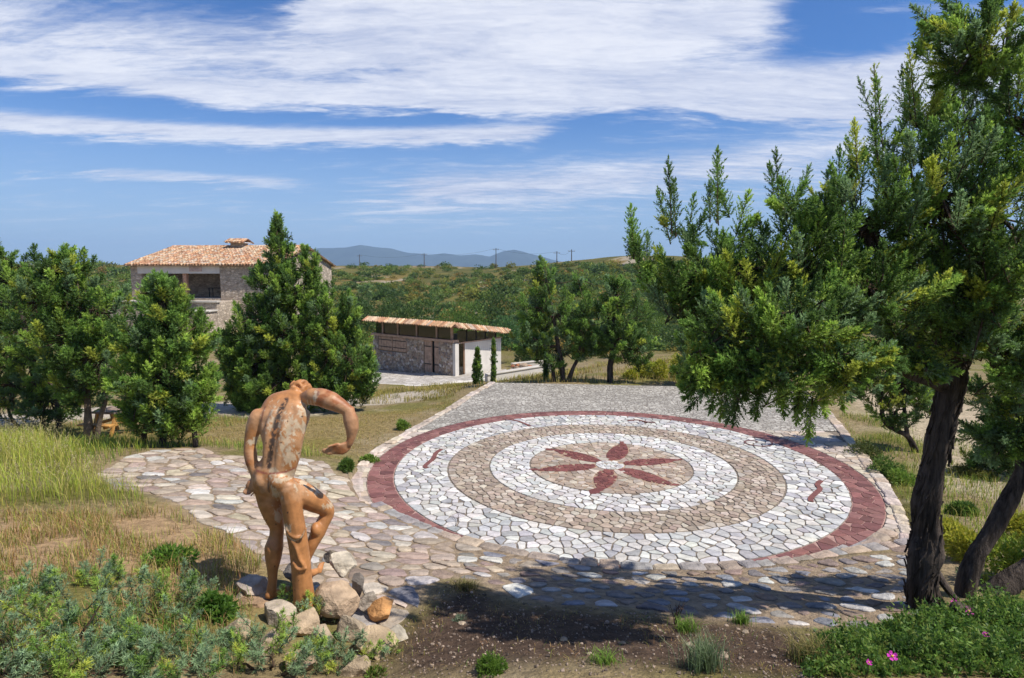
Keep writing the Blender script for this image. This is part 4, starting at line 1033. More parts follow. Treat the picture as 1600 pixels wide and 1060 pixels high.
    pale = (0.50, 0.285, 0.15); C = lerp3(C, back * sstep(-L[:, 1], -.12, .02) * .75 * sstep(nz, .3, .5), pale)
    cream = (0.60, 0.49, 0.34)
    def blob(px, py, rx, rz, thr=.50, amt=.72):
        a, b = P2(px, py); g = np.exp(-(((L[:, 0] - a) * SP / rx) ** 2 + ((L[:, 2] - b) * SP / rz) ** 2))
        return np.clip(sstep(nf + (g - .5) * .55, thr, thr + .06) * sstep(g, .12, .4) * amt, 0, 1)
    for args in ((452, 715, 15, 16), (450, 741, 20, 7), (443, 748, 22, 5), (470, 672, 8, 14, .5), (455, 668, 26, 20, .58), (445, 690, 18, 20, .58), (488, 622, 5, 10, .42), (392, 694, 12, 6, .35, .9), (425, 655, 25, 30, .62), (470, 648, 22, 20, .58), (485, 775, 14, 12, .56), (430, 770, 14, 25, .56),
                 (452, 822, 11, 7, .5, .55), (500, 806, 12, 8, .55), (432, 812, 8, 18, .52), (470, 760, 14, 10, .54), (430, 740, 8, 12, .5)):
        C = lerp3(C, blob(*args), cream)
    def line(pp, wd, c, amt, thr=None):
        d = np.full(n, 1e9); Q = [P2(*p) for p in pp]
        for A, B in zip(Q[:-1], Q[1:]): d = np.minimum(d, seg_d(L[:, 0], L[:, 2], np.array(A), np.array(B)))
        g = sstep(wd / SP - d, 0, wd * .6 / SP) * amt * sstep(-nor[:, 1], .0, .25)
        if thr: g = g * sstep(nf, thr - .08, thr + .06)
        return lerp3(C, g, c)
    C = line([(437, 632), (430, 655), (426, 680), (423, 705), (420, 728)], 6.5, (0.045, 0.032, 0.026), .92, .36)  # soot-dark stain down the spine
    C = line([(421, 742), (422, 768)], 1.6, (0.10, 0.045, 0.025), .8)    # shade in the cleft of the seat, put into the colour
    C = line([(400, 736), (420, 739), (445, 738), (468, 732)], 2.2, (0.28, 0.085, 0.05), .9, .40)                   # seam at the waist
    C = line([(446, 826), (453, 836), (463, 841), (473, 838), (478, 826)], 1.4, (0.62, 0.46, 0.29), .9)
    C = line([(490, 608), (491, 618), (493, 628)], 3.0, (0.20, 0.07, 0.045), .8, .42)
    C = line([(403, 642), (404, 652), (402, 662)], 1.6, (0.22, 0.085, 0.05), .8)
    for _ in range(26):
        a, b = rr.uniform(405, 475), rr.uniform(650, 920); x_, z_ = P2(a, b)
        g = sstep(rr.uniform(.004, .009) - np.hypot(L[:, 0] - x_, L[:, 2] - z_), 0, .003) * sstep(-nor[:, 1], 0, .2); C = lerp3(C, g, (0.07, 0.04, 0.025))
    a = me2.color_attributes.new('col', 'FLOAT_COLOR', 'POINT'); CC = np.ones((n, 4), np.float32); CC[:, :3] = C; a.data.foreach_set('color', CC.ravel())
    me2.vertices.foreach_set('co', L.astype(np.float32).ravel()); me2.polygons.foreach_set('use_smooth', np.ones(len(me2.polygons), bool)); me2.update()
    me2.materials.clear(); me2.materials.append(material('painted_terracotta', None, 0.46, 0.2, 16, 0.3, 45, 0.008, 0.35, gain=.9))
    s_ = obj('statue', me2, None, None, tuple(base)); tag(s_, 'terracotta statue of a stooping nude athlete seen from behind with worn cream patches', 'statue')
statue()

# ------------------------------------------------------------------ rocks
def boulder_mesh(name, r, seed, colr, sub=4, cuts=9):
    rg = np.random.default_rng(seed); bm = bmesh.new(); bmesh.ops.create_icosphere(bm, subdivisions=sub, radius=1.0)
    V = np.array([v.co for v in bm.verts]); F = [tuple(v.index for v in f.verts) for f in bm.faces]; bm.free()
    for _ in range(cuts + 5):
        nrm = rg.normal(0, 1, 3); nrm /= np.linalg.norm(nrm); d = rg.uniform(.5, .84); k = V @ nrm - d; V = V - np.outer(np.maximum(k, 0) * .97, nrm)
    V = V * (1 + .22 * (fbm(V[:, 0] * 2 + seed, V[:, 1] * 2 + V[:, 2] * 2.3, 5, seed) - .47))[:, None] * np.array(r)
    V = V + .04 * np.array(r) * (fbm(V[:, 0] * 22 + seed, V[:, 1] * 22 + V[:, 2] * 19, 3, seed + 5) - .45)[:, None]
    nz = fbm(V[:, 0] * 9 + seed, V[:, 1] * 9 + V[:, 2] * 11, 4, seed + 3)
    Cc = np.array(colr) * np.array((1.0, .93, .80)) * (.55 + .85 * nz)[:, None]
    return mesh_np(name, V, F, Cc, False)
def boulder(px, py, dy, r, seed, colr, label, rot=0.0, grp='rocks heaped under the statue'):
    p = S(px, py, dy)
    if py >= 955:                                                        # rocks bedded in the slope
        p = np.array(TG(px, py + 12)); p[2] = hz(p[0], p[1]) + r[2] * .35
    o = obj('boulder', boulder_mesh('boulder', r, seed, colr), M['rough_stone'], None, tuple(p)); o.rotation_euler = (rot * .3, rot * .2, rot)
    tag(o, label, 'rock', grp)
boulder(436, 958, .00, (.17, .17, .15), 1, (.52, .46, .40), 'pale rough rock right under the statue\'s standing heel')
boulder(478, 975, .00, (.17, .17, .15), 2, (.46, .37, .28), 'tan rock at the foot of the statue\'s support post')
boulder(528, 935, .02, (.21, .20, .18), 3, (.50, .39, .30), 'large pinkish boulder to the right of the statue\'s post', .4)
boulder(536, 882, .28, (.17, .15, .11), 4, (.56, .52, .46), 'white-topped rock beside the statue\'s bent-leg foot', .8)
boulder(558, 918, .12, (.075, .07, .14), 5, (.19, .175, .17), 'narrow dark grey upright rock between the boulders', .2)
boulder(597, 950, .05, (.13, .12, .13), 6, (.55, .30, .13), 'rust-orange rock leaning on the edge of the paving', .5)
boulder(575, 938, .10, (.10, .09, .12), 16, (.44, .40, .36), 'grey rock wedged behind the rust-orange rock', 1.5)
boulder(587, 1008, -.12, (.20, .18, .15), 7, (.50, .40, .29), 'smooth beige boulder sunk in the slope below the others', 1.1)
boulder(545, 982, -.10, (.17, .16, .16), 8, (.46, .39, .31), 'cracked grey-beige boulder at the middle of the heap', 2.0)
boulder(392, 918, .12, (.15, .15, .10), 9, (.42, .37, .35), 'flat lilac-grey slab beside the statue\'s standing foot', .2)
boulder(400, 950, .00, (.17, .18, .12), 10, (.44, .31, .22), 'reddish flat rock in front of the lilac-grey slab', .7)
boulder(372, 985, -.10, (.10, .12, .17), 11, (.50, .41, .31), 'upright tan rock at the outer end of the heap', .9)
boulder(412, 1015, -.15, (.11, .11, .16), 12, (.47, .38, .30), 'tall tan rock behind the near juniper twigs', 2.2)
boulder(470, 1030, -.20, (.19, .17, .12), 13, (.49, .38, .29), 'low sandy boulder among the near juniper twigs', 1.9)
boulder(470, 893, .22, (.15, .14, .10), 14, (.26, .245, .25), 'dark slate rock between the statue\'s legs', .3)
boulder(520, 868, .42, (.09, .08, .07), 15, (.27, .24, .21), 'small brown rock behind the white-topped rock', .3)
boulder(505, 1000, -.14, (.15, .14, .14), 17, (.48, .40, .31), 'tan boulder between the support post and the cracked boulder', .6)
boulder(620, 985, .02, (.12, .11, .08), 18, (.50, .47, .42), 'flat pale stone below the rust-orange rock', .9)
boulder(440, 990, -.10, (.12, .12, .16), 19, (.45, .36, .27), 'brownish rock between the two tall tan rocks', 1.3)
boulder(556, 1040, -.30, (.15, .14, .11), 20, (.50, .41, .31), 'half-buried sandy rock at the bottom of the heap', 2.4)
boulder(378, 938, .06, (.11, .11, .10), 21, (.46, .40, .34), 'grey-tan rock beside the reddish flat rock', .4)
rg = np.random.default_rng(77); mb = MB()
cand = np.c_[rg.uniform(-1.6, 3.2, 5000), rg.uniform(3.6, 6.4, 5000)]                     # gravel on the bare earth
cand = cand[(poly_sd(cand[:, 0], cand[:, 1], Z_DIRT) < .2) & (poly_sd(cand[:, 0], cand[:, 1], Z_APRON) > .03)]; cand = cand[:2600]
bm = bmesh.new(); bmesh.ops.create_icosphere(bm, subdivisions=1, radius=1.0); PV = np.array([v.co for v in bm.verts]); PF = [tuple(v.index for v in f.verts) for f in bm.faces]; bm.free()
for (x, y), z in zip(cand, terr(cand[:, 0], cand[:, 1])):
    r = abs(rg.normal(0, .0055)) + .0025; V = PV * r * rg.uniform(.6, 1.3, 3) * (1 + rg.normal(0, .12, (len(PV), 1)))
    mb.add(V + (x, y, z + r * .3), PF, tuple(np.array((.27, .205, .155)) * rg.uniform(.35, 1.7)))
tag(mb.build('gravel', M['rough_stone']), 'pale gravel scattered over the bare brown earth', 'gravel', kind='stuff')
for i, (px, py, r) in enumerate(((1078, 1008, .035), (1165, 990, .03), (722, 975, .03), (880, 1000, .03), (1130, 1025, .045), (972, 1005, .025), (1350, 790, .06), (1448, 770, .07), (1395, 775, .05))):
    p = TG(px, py); z = hz(p[0], p[1]); o = obj('loose_stone', boulder_mesh('loose_stone', (r * 1.3, r, r * .7), 40 + i, (.45, .38, .31), 2, 6), M['rough_stone'], None, (p[0], p[1], z + r * .2)); tag(o, 'small loose stone lying on the brown earth below the stone bank' if i < 6 else 'loose stone on the sandy ground beside the plaza edge', 'stone', 'loose stones on the brown earth' if i < 6 else 'loose stones beside the plaza edge')
# ------------------------------------------------------------------ foliage engine: shoots -> twigs -> needles, all vectorised
def unit(v): return v / np.maximum(np.linalg.norm(v, axis=-1, keepdims=True), 1e-9)
def frame(D):
    up = np.where(np.abs(D[:, 2:3]) < .9, np.array([[0, 0, 1.]]), np.array([[1., 0, 0]])); U = unit(np.cross(D, up)); return U, np.cross(D, U)
def leaf_quads(B, D, W, L, wd, C0, C1, mid=.45):
    """pointed leaves: base B, direction D, side W, length L, width wd; colour from base C0 to tip C1"""
    n = len(B); L = np.broadcast_to(L, (n,))[:, None]; wd = np.broadcast_to(wd, (n,))[:, None]
    V = np.stack([B + W * wd / 2, B + D * L, B - W * wd / 2], 1).reshape(-1, 3)
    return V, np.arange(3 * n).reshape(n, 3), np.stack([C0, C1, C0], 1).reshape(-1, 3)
def needles(P, D, L, nn, nl, nw, Ct, rng, spread=(.95, .55), tip_bright=1.35):
    """twigs at P along D (length L) clothed in nn needles each; Ct colour per twig"""
    n = len(P); U, Vv = frame(D)
    t = (np.arange(nn)[None, :] + rng.random((n, nn))) / nn; az = np.arange(nn)[None, :] * 2.4 + rng.random((n, 1)) * 6.28 + rng.normal(0, .3, (n, nn))
    sp = spread[0] + (spread[1] - spread[0]) * t + rng.normal(0, .15, (n, nn)); sp[:, -1] *= .3
    radial = U[:, None, :] * np.cos(az)[..., None] + Vv[:, None, :] * np.sin(az)[..., None]
    nd = D[:, None, :] * np.cos(sp)[..., None] + radial * np.sin(sp)[..., None]
    B = P[:, None, :] + D[:, None, :] * (L[:, None] * t)[..., None]
    ln = nl * (1.05 - .4 * t) * rng.uniform(.75, 1.2, (n, nn))
    W = unit(np.cross(nd, radial) + rng.normal(0, .35, (n, nn, 3)))
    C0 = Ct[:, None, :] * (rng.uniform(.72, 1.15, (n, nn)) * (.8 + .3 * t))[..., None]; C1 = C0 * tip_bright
    return leaf_quads(B.reshape(-1, 3), nd.reshape(-1, 3), W.reshape(-1, 3), ln.ravel(), nw, C0.reshape(-1, 3), C1.reshape(-1, 3))
def shoots_to_twigs(A, T, nt, tl, rng, ang=.85, rev=.0):
    """m shoots from A to T, each with nt side twigs that shorten towards its tip"""
    m = len(A); ax = T - A; L = np.linalg.norm(ax, axis=1); D = ax / L[:, None]; U, Vv = frame(D)
    s = (np.arange(nt)[None, :] + rng.random((m, nt))) / nt; az = np.arange(nt)[None, :] * 2.4 + rng.random((m, 1)) * 6.28
    an = ang * (1.1 - .45 * s) + rng.normal(0, .15, (m, nt)); an[:, -1] = .05
    rd = U[:, None, :] * np.cos(az)[..., None] + Vv[:, None, :] * np.sin(az)[..., None]
    TD = unit(D[:, None, :] * np.cos(an)[..., None] + rd * np.sin(an)[..., None] + np.array((0, 0, .18)))
    TP = A[:, None, :] + ax[:, None, :] * (s * .97)[..., None]
    prof_ = np.interp(s, (0, .25, .7, 1), (.55, 1.0, .6, .30))
    TL = (tl * (.55 + .45 * np.minimum(L / np.median(L), 1.6)))[:, None] * prof_ * rng.uniform(.7, 1.25, (m, nt))
    return TP.reshape(-1, 3), TD.reshape(-1, 3), TL.ravel(), s.ravel(), np.repeat(np.arange(m), nt)
def lobe_shoots(lobes, rng, origin_pull=.55):
    """lobes: (centre, radii, n, up, shoot length). Tips lie in the outer shell of each lobe; shoots rise outwards"""
    A = []; T = []; K_ = []
    for li, (c, r, n, up, sl) in enumerate(lobes):
        c, r = np.array(c, float), np.array(r, float); d = unit(rng.normal(0, 1, (n, 3)))
        rad_ = rng.uniform(.45, 1.0, (n, 1)) ** .6; tip = c + d * r * rad_
        sd = unit(unit(d * r) * .75 + np.array((0, 0, up)) + rng.normal(0, .22, (n, 3)))
        L = sl * rng.uniform(.6, 1.25, (n, 1)); A.append(tip - sd * L); T.append(tip); K_ += [li] * n
    return np.concatenate(A), np.concatenate(T), np.array(K_)
def foliage_mesh(name, parts):
    V = np.concatenate([p[0] for p in parts]); off = np.cumsum([0] + [len(p[0]) for p in parts[:-1]])
    Fa = np.concatenate([p[1] + o for p, o in zip(parts, off)]); C_ = np.concatenate([p[2] for p in parts])
    return mesh_np(name, V, Fa, np.clip(C_, .004, .8))
G_DARK, G_MID, G_LIGHT, G_BLUE, G_YEL = (.10, .175, .042), (.18, .30, .06), (.30, .43, .075), (.20, .30, .135), (.40, .45, .07)
def shoot_cols(m, rng, mix):
    pal = np.array([G_DARK, G_MID, G_LIGHT, G_BLUE, G_YEL]); k = rng.choice(5, m, p=np.array(mix) / sum(mix)); return pal[k] * rng.uniform(.8, 1.2, (m, 1))
def ridged(P, base, n, rr, lump=1.0):
    """twisted, ridged, tapering stem"""
    Q = smooth_path(P, 7); big_ = Q[0][3] > .05; n = n if big_ else 7; Pn = [Vector(q[:3] - base) for q in Q]; V = []; a1, a2, tw = rr.uniform(0, 6), rr.uniform(0, 6), rr.uniform(.9, 1.6) * rr.choice((-1, 1))
    for i, p in enumerate(Pn):
        d = (Pn[min(i + 1, len(Pn) - 1)] - Pn[max(i - 1, 0)]).normalized(); a = d.cross(Vector((.31, .17, .93))); a.normalize(); b = d.cross(a); s = i / 7
        for k in range(n):
            th = 2 * math.pi * k / n
            r = Q[i][3] * (1 + lump * 1.4 * (.09 * math.sin(3 * th + a1 + tw * s) + .06 * math.sin(5 * th + a2 + tw * s * 1.5) + .035 * math.sin(11 * th + tw * s * 2) + .05 * math.sin(s * 3.1 + a2) + rr.uniform(-.025, .025)))
            V.append(p + (a * math.cos(th) + b * math.sin(th)) * r)
    m = len(Pn); F = [(i * n + k, i * n + (k + 1) % n, (i + 1) * n + (k + 1) % n, (i + 1) * n + k) for i in range(m - 1) for k in range(n)]
    F += [tuple(range(n - 1, -1, -1)), tuple((m - 1) * n + k for k in range(n))]; return V, F
def bark_trunk(paths, base, rng, n=14, lump=1.0):
    mb = MB(); rr = random.Random(int(rng.integers(1e6)))
    for P in paths: mb.add(*ridged(P, base, n, rr, lump))
    return mb
def tree(name, label, base, trunks, lobes, seed, mix=(3, 4, 2, 2, 1), nt=26, tl=.16, nn=16, nl=.035, nw=.008, bark='bark', spread=(.95, .55), ang=.85, limbs=True, cat='tree', group=None, extra=None, twig_r=.006, trunk_n=14):
    rng = np.random.default_rng(seed); base = np.array(base, float)
    o = empty(name, tuple(base)); tag(o, label, cat, group)
    for P in trunks: bark_trunk([P], base, rng, trunk_n).build('trunk' if P is trunks[0] or P[0][2] < base[2] + .12 else 'limb', M[bark], o, smooth=True)
    A, T, K_ = lobe_shoots(lobes, rng)
    if extra is not None and len(extra[0]): A = np.r_[A, extra[0]]; T = np.r_[T, extra[1]]; K_ = np.r_[K_, np.full(len(extra[0]), -1)]
    SC = shoot_cols(len(A), rng, mix)
    TP, TD, TL, s, si = shoots_to_twigs(A, T, nt, tl, rng, ang)
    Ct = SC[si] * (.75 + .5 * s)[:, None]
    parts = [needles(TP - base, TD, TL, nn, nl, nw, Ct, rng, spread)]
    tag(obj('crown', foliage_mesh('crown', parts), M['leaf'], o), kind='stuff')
    if limbs and trunks:
        mb = MB(); tp = np.concatenate([smooth_path(P, 7) for P in trunks])
        for li, L in enumerate(lobes):
            c = np.array(L[0], float); cand = tp[tp[:, 2] < c[2] + .2]; cand = cand if len(cand) else tp
            a = cand[np.argmin(((cand[:, :3] - c) ** 2).sum(1))]; r0 = min(a[3] * .6, .05 + .02 * max(L[1])); md = (a[:3] + c) / 2 + (0, 0, -.08 * np.linalg.norm(c - a[:3]))
            mb.tube([tuple(q[:3] - base) for q in smooth_path([a[:3], md, c], 5)], list(np.linspace(r0, r0 * .45, 11)), 6)
            for j in np.where(K_ == li)[0][::2]:
                st = c + (a[:3] - c) * rng.uniform(0, .5); mb.tube([tuple(st - base), tuple((st + A[j]) / 2 + rng.normal(0, .03, 3) - base), tuple(A[j] - base)], [twig_r * 2, twig_r * 1.6, twig_r], 4)
        for j in range(0, len(A), 1): mb.tube([tuple(A[j] - base), tuple(T[j] - base)], [twig_r, twig_r * .4], 3)
        mb.build('branches', M['twig'], o)
    return o
def lobe_px(px, py, Y, rx, ry, n, up=.6, sl=.5, rd=None):
    k = 1 / ppm(Y); return (GY(px, py, Y), (rx * k, (rd if rd else (rx + ry) / 2 * .9) * k, ry * k), n, up, sl)
def trunk_px(pp, Y): return [(*GY(p[0], p[1], Y + (p[3] if len(p) > 3 else 0)), p[2]) for p in pp]

# ------------------------------------------------------------------ the big juniper on the right
b1 = TG(1442, 950); Y1 = float(b1[1])
big = [trunk_px([(1450, 972, 0.152), (1444, 945, 0.133), (1438, 905, 0.125), (1443, 868, 0.133), (1448, 835, 0.114), (1448, 790, 0.105), (1458, 740, 0.100), (1468, 690, 0.097), (1478, 640, 0.099), (1490, 580, 0.106), (1500, 520, 0.084, .1), (1520, 420, 0.065, .15), (1545, 300, 0.046, .1), (1565, 160, 0.030, .0), (1580, 20, 0.014)], Y1),
       trunk_px([(1486, 606, 0.057), (1455, 596, 0.049, -.15), (1415, 582, 0.042, -.4), (1360, 552, 0.030, -.75), (1290, 520, 0.023, -1.1), (1220, 500, 0.014, -1.25)], Y1),
       trunk_px([(1495, 540, 0.049), (1430, 480, 0.038, -.3), (1340, 430, 0.027, -.7), (1240, 420, 0.019, -.9), (1130, 420, 0.009, -.9)], Y1),
       trunk_px([(1515, 440, 0.034), (1460, 370, 0.023), (1430, 300, 0.015), (1420, 240, 0.006)], Y1),
       trunk_px([(1452, 880, 0.053), (1476, 915, 0.032, -.05), (1498, 942, 0.023, -.1), (1520, 968, 0.015, -.12)], Y1)]
def LB(px, py, dy, rx, ry, n, up, sl): return lobe_px(px, py, Y1 + dy - 1.15 * float(sstep(np.array(1520. - px), 0, 240)), rx, ry, int(n * 1.22), up, sl)
lobes = [LB(1070, 425, .3, 85, 55, 28, .9, .40), LB(1160, 410, .2, 90, 75, 38, .9, .42), LB(1260, 390, .2, 100, 100, 52, .8, .42), LB(1365, 330, .1, 105, 120, 60, .8, .42),
         LB(1470, 300, -.6, 120, 150, 76, .7, .40), LB(1560, 330, -.8, 100, 140, 56, .7, .40), LB(1535, 65, -.6, 100, 80, 50, .4, .34), LB(1600, 180, -.8, 80, 120, 34, .6, .38), LB(1490, 190, .2, 90, 90, 34, .7, .4),
         LB(1360, 450, -.2, 130, 75, 46, .6, .38), LB(1250, 480, -.3, 120, 75, 42, .7, .38), LB(1140, 500, -.2, 85, 60, 34, .7, .36), LB(1190, 570, -.3, 110, 45, 32, .2, .34), LB(1320, 560, -.4, 100, 50, 30, .2, .34),
         LB(1110, 585, -.3, 50, 40, 16, .0, .32), LB(1480, 450, -.5, 110, 85, 50, .6, .38), LB(1570, 480, -.4, 80, 80, 34, .5, .36), LB(1420, 530, .3, 90, 55, 28, .3, .34), LB(1300, 440, .5, 150, 80, 30, .5, .4), LB(1545, 430, -.7, 90, 90, 44, .6, .38), LB(1600, 560, -.5, 60, 80, 34, .4, .36), LB(1520, 520, -.6, 70, 50, 26, .3, .34), LB(1460, 570, -.5, 45, 28, 12, .1, .3)]
# leaders that stand up from the crown's outline and sprays that hang below it
ldr = [((992, 400), (985, 322)), ((1050, 370), (1044, 252)), ((1070, 395), (1085, 305)), ((1120, 350), (1122, 232)), ((1150, 370), (1170, 300)), ((1218, 340), (1212, 235)), ((1235, 340), (1265, 262)), ((1310, 320), (1312, 232)), ((1370, 250), (1366, 100)), ((1395, 240), (1420, 180)),
       ((1432, 200), (1420, 72)), ((1450, 190), (1470, 110)), ((1505, 160), (1505, 62)), ((1340, 270), (1335, 190)), ((1100, 420), (1065, 360)), ((1010, 430), (1012, 365)), ((1460, 45), (1425, 10)), ((1470, 60), (1440, 45)), ((1500, 20), (1480, -40)), ((1560, 20), (1540, -50))]
hang = [((1110, 600), (1075, 640)), ((1130, 600), (1125, 655)), ((1160, 600), (1145, 665)), ((1190, 600), (1180, 655)), ((1220, 595), (1225, 650)), ((1250, 600), (1245, 660)), ((1280, 590), (1290, 650)), ((1270, 620), (1262, 690)), ((1310, 600), (1318, 640)), ((1090, 590), (1062, 600))]
rg = np.random.default_rng(2)
ex = ([], [])
for L_, rep in ((ldr, 4), (hang, 3)):
    for a, t in L_:
        for k in range(rep):
            j = rg.normal(0, 7 * min(k, 2), 4); Yk = Y1 - 1.0 * float(sstep(np.array(1520. - a[0]), 0, 240)) + rg.uniform(-.35, .35); ex[0].append(GY(a[0] + j[0], a[1] + j[1], Yk)); ex[1].append(GY(t[0] + j[2], t[1] + j[3] + (26 if L_ is ldr else -12) * k, Yk + rg.normal(0, .06)))
ex = (np.array(ex[0]), np.array(ex[1]))
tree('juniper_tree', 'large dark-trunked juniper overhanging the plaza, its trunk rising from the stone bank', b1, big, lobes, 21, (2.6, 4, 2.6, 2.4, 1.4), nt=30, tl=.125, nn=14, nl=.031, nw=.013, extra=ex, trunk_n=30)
big_o = [o_ for o_ in bpy.data.objects if o_.name.startswith('juniper_tree') and o_.parent is None][0]
mb = MB(); rr = random.Random(3); Qb = smooth_path(big[0], 7)
for _ in range(150):
    i0 = rr.randrange(0, 62); ln = rr.randrange(3, 9); th = rr.uniform(0, 6.283); wd = rr.uniform(.012, .03); V = []
    for k in range(ln):
        q = Qb[min(i0 + k, len(Qb) - 1)]; q2 = Qb[min(i0 + k + 1, len(Qb) - 1)]; dd = Vector(q2[:3] - q[:3])
        if dd.length < 1e-6: break
        dd.normalize(); a_ = dd.cross(Vector((.31, .17, .93))).normalized(); b_ = dd.cross(a_); t_ = th + k * .06; rd = a_ * math.cos(t_) + b_ * math.sin(t_); tg = dd.cross(rd); e_ = k / (ln - 1); lift = q[3] * 1.07 + .012 * (2 * e_ - 1) ** 2 + rr.uniform(-.003, .006); c_ = Vector(q[:3] - np.array(b1)) + rd * lift; h_ = wd * (.35 + .65 * math.sin(math.pi * min(max(e_, .12), .88)))
        V += [c_ - tg * h_ / 2, c_ + rd * .008, c_ + tg * h_ / 2, c_ - rd * .012]
    n_ = len(V) // 4
    mb.add(V, [(4 * i_ + s_, 4 * i_ + (s_ + 1) % 4, 4 * i_ + 4 + (s_ + 1) % 4, 4 * i_ + 4 + s_) for i_ in range(n_ - 1) for s_ in range(4)])
tag(mb.build('bark_strips', M['bark'], big_o), kind='stuff')
# two more leaning junipers at the right edge
b2 = TG(1512, 930); Y2 = float(b2[1])
tree('juniper_tree', 'leaning juniper with curved grey trunk next to the big dark trunk', b2, [trunk_px([(1508, 945, 0.101), (1513, 905, 0.090), (1530, 860, 0.078), (1562, 810, 0.078), (1585, 765, 0.074), (1604, 715, 0.066), (1612, 640, 0.051), (1610, 560, 0.031)], Y2)],
     [lobe_px(1580, 600, Y2, 85, 80, 66, .4, .36), lobe_px(1565, 680, Y2 + .1, 80, 50, 46, .1, .34), lobe_px(1650, 560, Y2, 80, 90, 24, .6, .45), lobe_px(1650, 680, Y2, 60, 60, 16, .3, .4)], 22, (3, 4, 1.5, 4, .6), nt=32, tl=.125, nn=15, nl=.030, nw=.0125, trunk_n=26)
b3 = TG(1560, 925); Y3 = float(b3[1])
tree('juniper_tree', 'low juniper trunk sprawling sideways out of the flowering shrub', b3, [trunk_px([(1545, 935, .10), (1570, 915, .10), (1600, 890, .095), (1660, 850, .08), (1720, 790, .05)], Y3)], [lobe_px(1740, 740, Y3, 80, 70, 40, .6, .42)], 23, nt=26, tl=.16, nn=16, nl=.03, nw=.008)
mbp = trunk_px([(1490, 948, .05), (1515, 962, .085), (1545, 975, .075), (1575, 988, .055), (1596, 992, .03)], float(TG(1540, 985)[1]))
lg = obj('dead_log', bark_trunk([mbp], np.array(mbp[2][:3]), np.random.default_rng(9), 12, .16).mesh('dead_log', True), M['bark'], None, tuple(mbp[2][:3])); tag(lg, 'weathered dark dead log lying among the pink flowers', 'log')

# ------------------------------------------------------------------ trees on the left
def far_tree(name, label, base_px, trunks, lobes, seed, mix=(3, 4, 2, 1, 1), scale=1.0, full=1.0, **kw):
    b = TG(*base_px); Y = float(b[1])
    q = dict(nt=20, tl=.22 * scale, nn=11, nl=.080 * scale, nw=.029 * scale, twig_r=.008, trunk_n=10); q.update(kw)
    return tree(name, label, b, [trunk_px(t, Y) for t in trunks], [lobe_px(l[0], l[1], Y + (l[5] if len(l) > 5 else 0), l[2] * 1.22, l[3] * 1.16, int(l[4] * 1.5 * full), .75, .5 * scale) for l in lobes], seed, mix, **q)
far_tree('juniper_tree', 'bushy juniper on twin pale trunks beside the picnic table', (141, 686), [[(141, 690, .10), (138, 660, .08), (136, 620, .07), (130, 540, .05), (120, 430, .02)], [(152, 686, .06), (156, 655, .05), (165, 620, .04), (160, 560, .03)]],
         [(100, 440, 55, 50, 34), (60, 470, 50, 60, 30), (150, 480, 50, 50, 30), (110, 530, 75, 50, 44), (160, 560, 50, 45, 26), (130, 600, 50, 30, 20), (75, 405, 22, 26, 10), (98, 400, 16, 20, 8)], 31, (3, 4, 3, 1, 1), full=1.1, bark='pale_bark')
far_tree('juniper_tree', 'tall juniper cut off by the frame behind the grey-green bush', (75, 668), [[(75, 672, .09), (60, 620, .08), (40, 520, .06), (20, 420, .02)]],
         [(0, 440, 55, 60, 32), (20, 520, 70, 60, 38), (-30, 560, 60, 70, 26), (5, 400, 22, 30, 10), (-40, 460, 50, 60, 20), (60, 560, 50, 40, 20)], 32, (4, 4, 2, 2, .5))
far_tree('juniper_bush', 'grey-green spreading juniper bush on a slanting stem above the tall grass', (34, 672), [[(38, 676, .045), (22, 660, .04), (14, 640, .035), (20, 600, .02)], [(92, 668, .06), (90, 640, .05), (80, 600, .03)]],
         [(20, 600, 60, 45, 34), (75, 625, 50, 28, 22), (-10, 560, 50, 40, 22), (60, 590, 40, 30, 14)], 33, (2, 3, 2, 5, 1))
far_tree('juniper_tree', 'rounded juniper on three thin trunks between the picnic table and the statue', (255, 697), [[(254, 702, .07), (256, 670, .055), (262, 620, .05), (262, 540, .03), (255, 450, .015)], [(222, 698, .05), (228, 665, .045), (235, 620, .035), (230, 570, .02)], [(306, 698, .05), (303, 665, .045), (298, 630, .035), (290, 580, .02)]],
         [(255, 470, 38, 38, 24), (225, 520, 45, 45, 30), (285, 525, 45, 45, 30), (255, 580, 75, 50, 46), (215, 610, 42, 40, 26), (300, 615, 42, 42, 26), (255, 645, 60, 25, 22), (248, 440, 14, 20, 7)], 34, (2, 4, 4, 1.5, 1), full=1.1)
far_tree('juniper_tree', 'tall dense cone-shaped juniper standing before the stone house', (440, 642), [[(440, 646, .13), (440, 600, .11), (442, 520, .08), (438, 430, .05), (434, 360, .02)], [(515, 640, .06), (520, 600, .05), (530, 540, .03)]],
         [(436, 390, 20, 38, 18), (430, 440, 42, 40, 34), (470, 450, 38, 42, 26), (410, 500, 50, 45, 38), (460, 520, 60, 50, 44), (395, 565, 45, 45, 36), (450, 590, 80, 42, 56), (515, 540, 45, 50, 36), (550, 560, 36, 55, 32), (530, 600, 50, 30, 24), (390, 600, 40, 30, 24), (440, 618, 70, 20, 30), (380, 530, 30, 40, 20), (545, 490, 18, 34, 12), (366, 570, 24, 45, 20), (505, 490, 34, 50, 26), (500, 590, 44, 40, 28), (570, 580, 22, 40, 14), (432, 352, 7, 20, 8), (490, 420, 12, 30, 8), (478, 400, 8, 22, 5)], 35, (3, 4, 3, 1, .8), full=1.7)
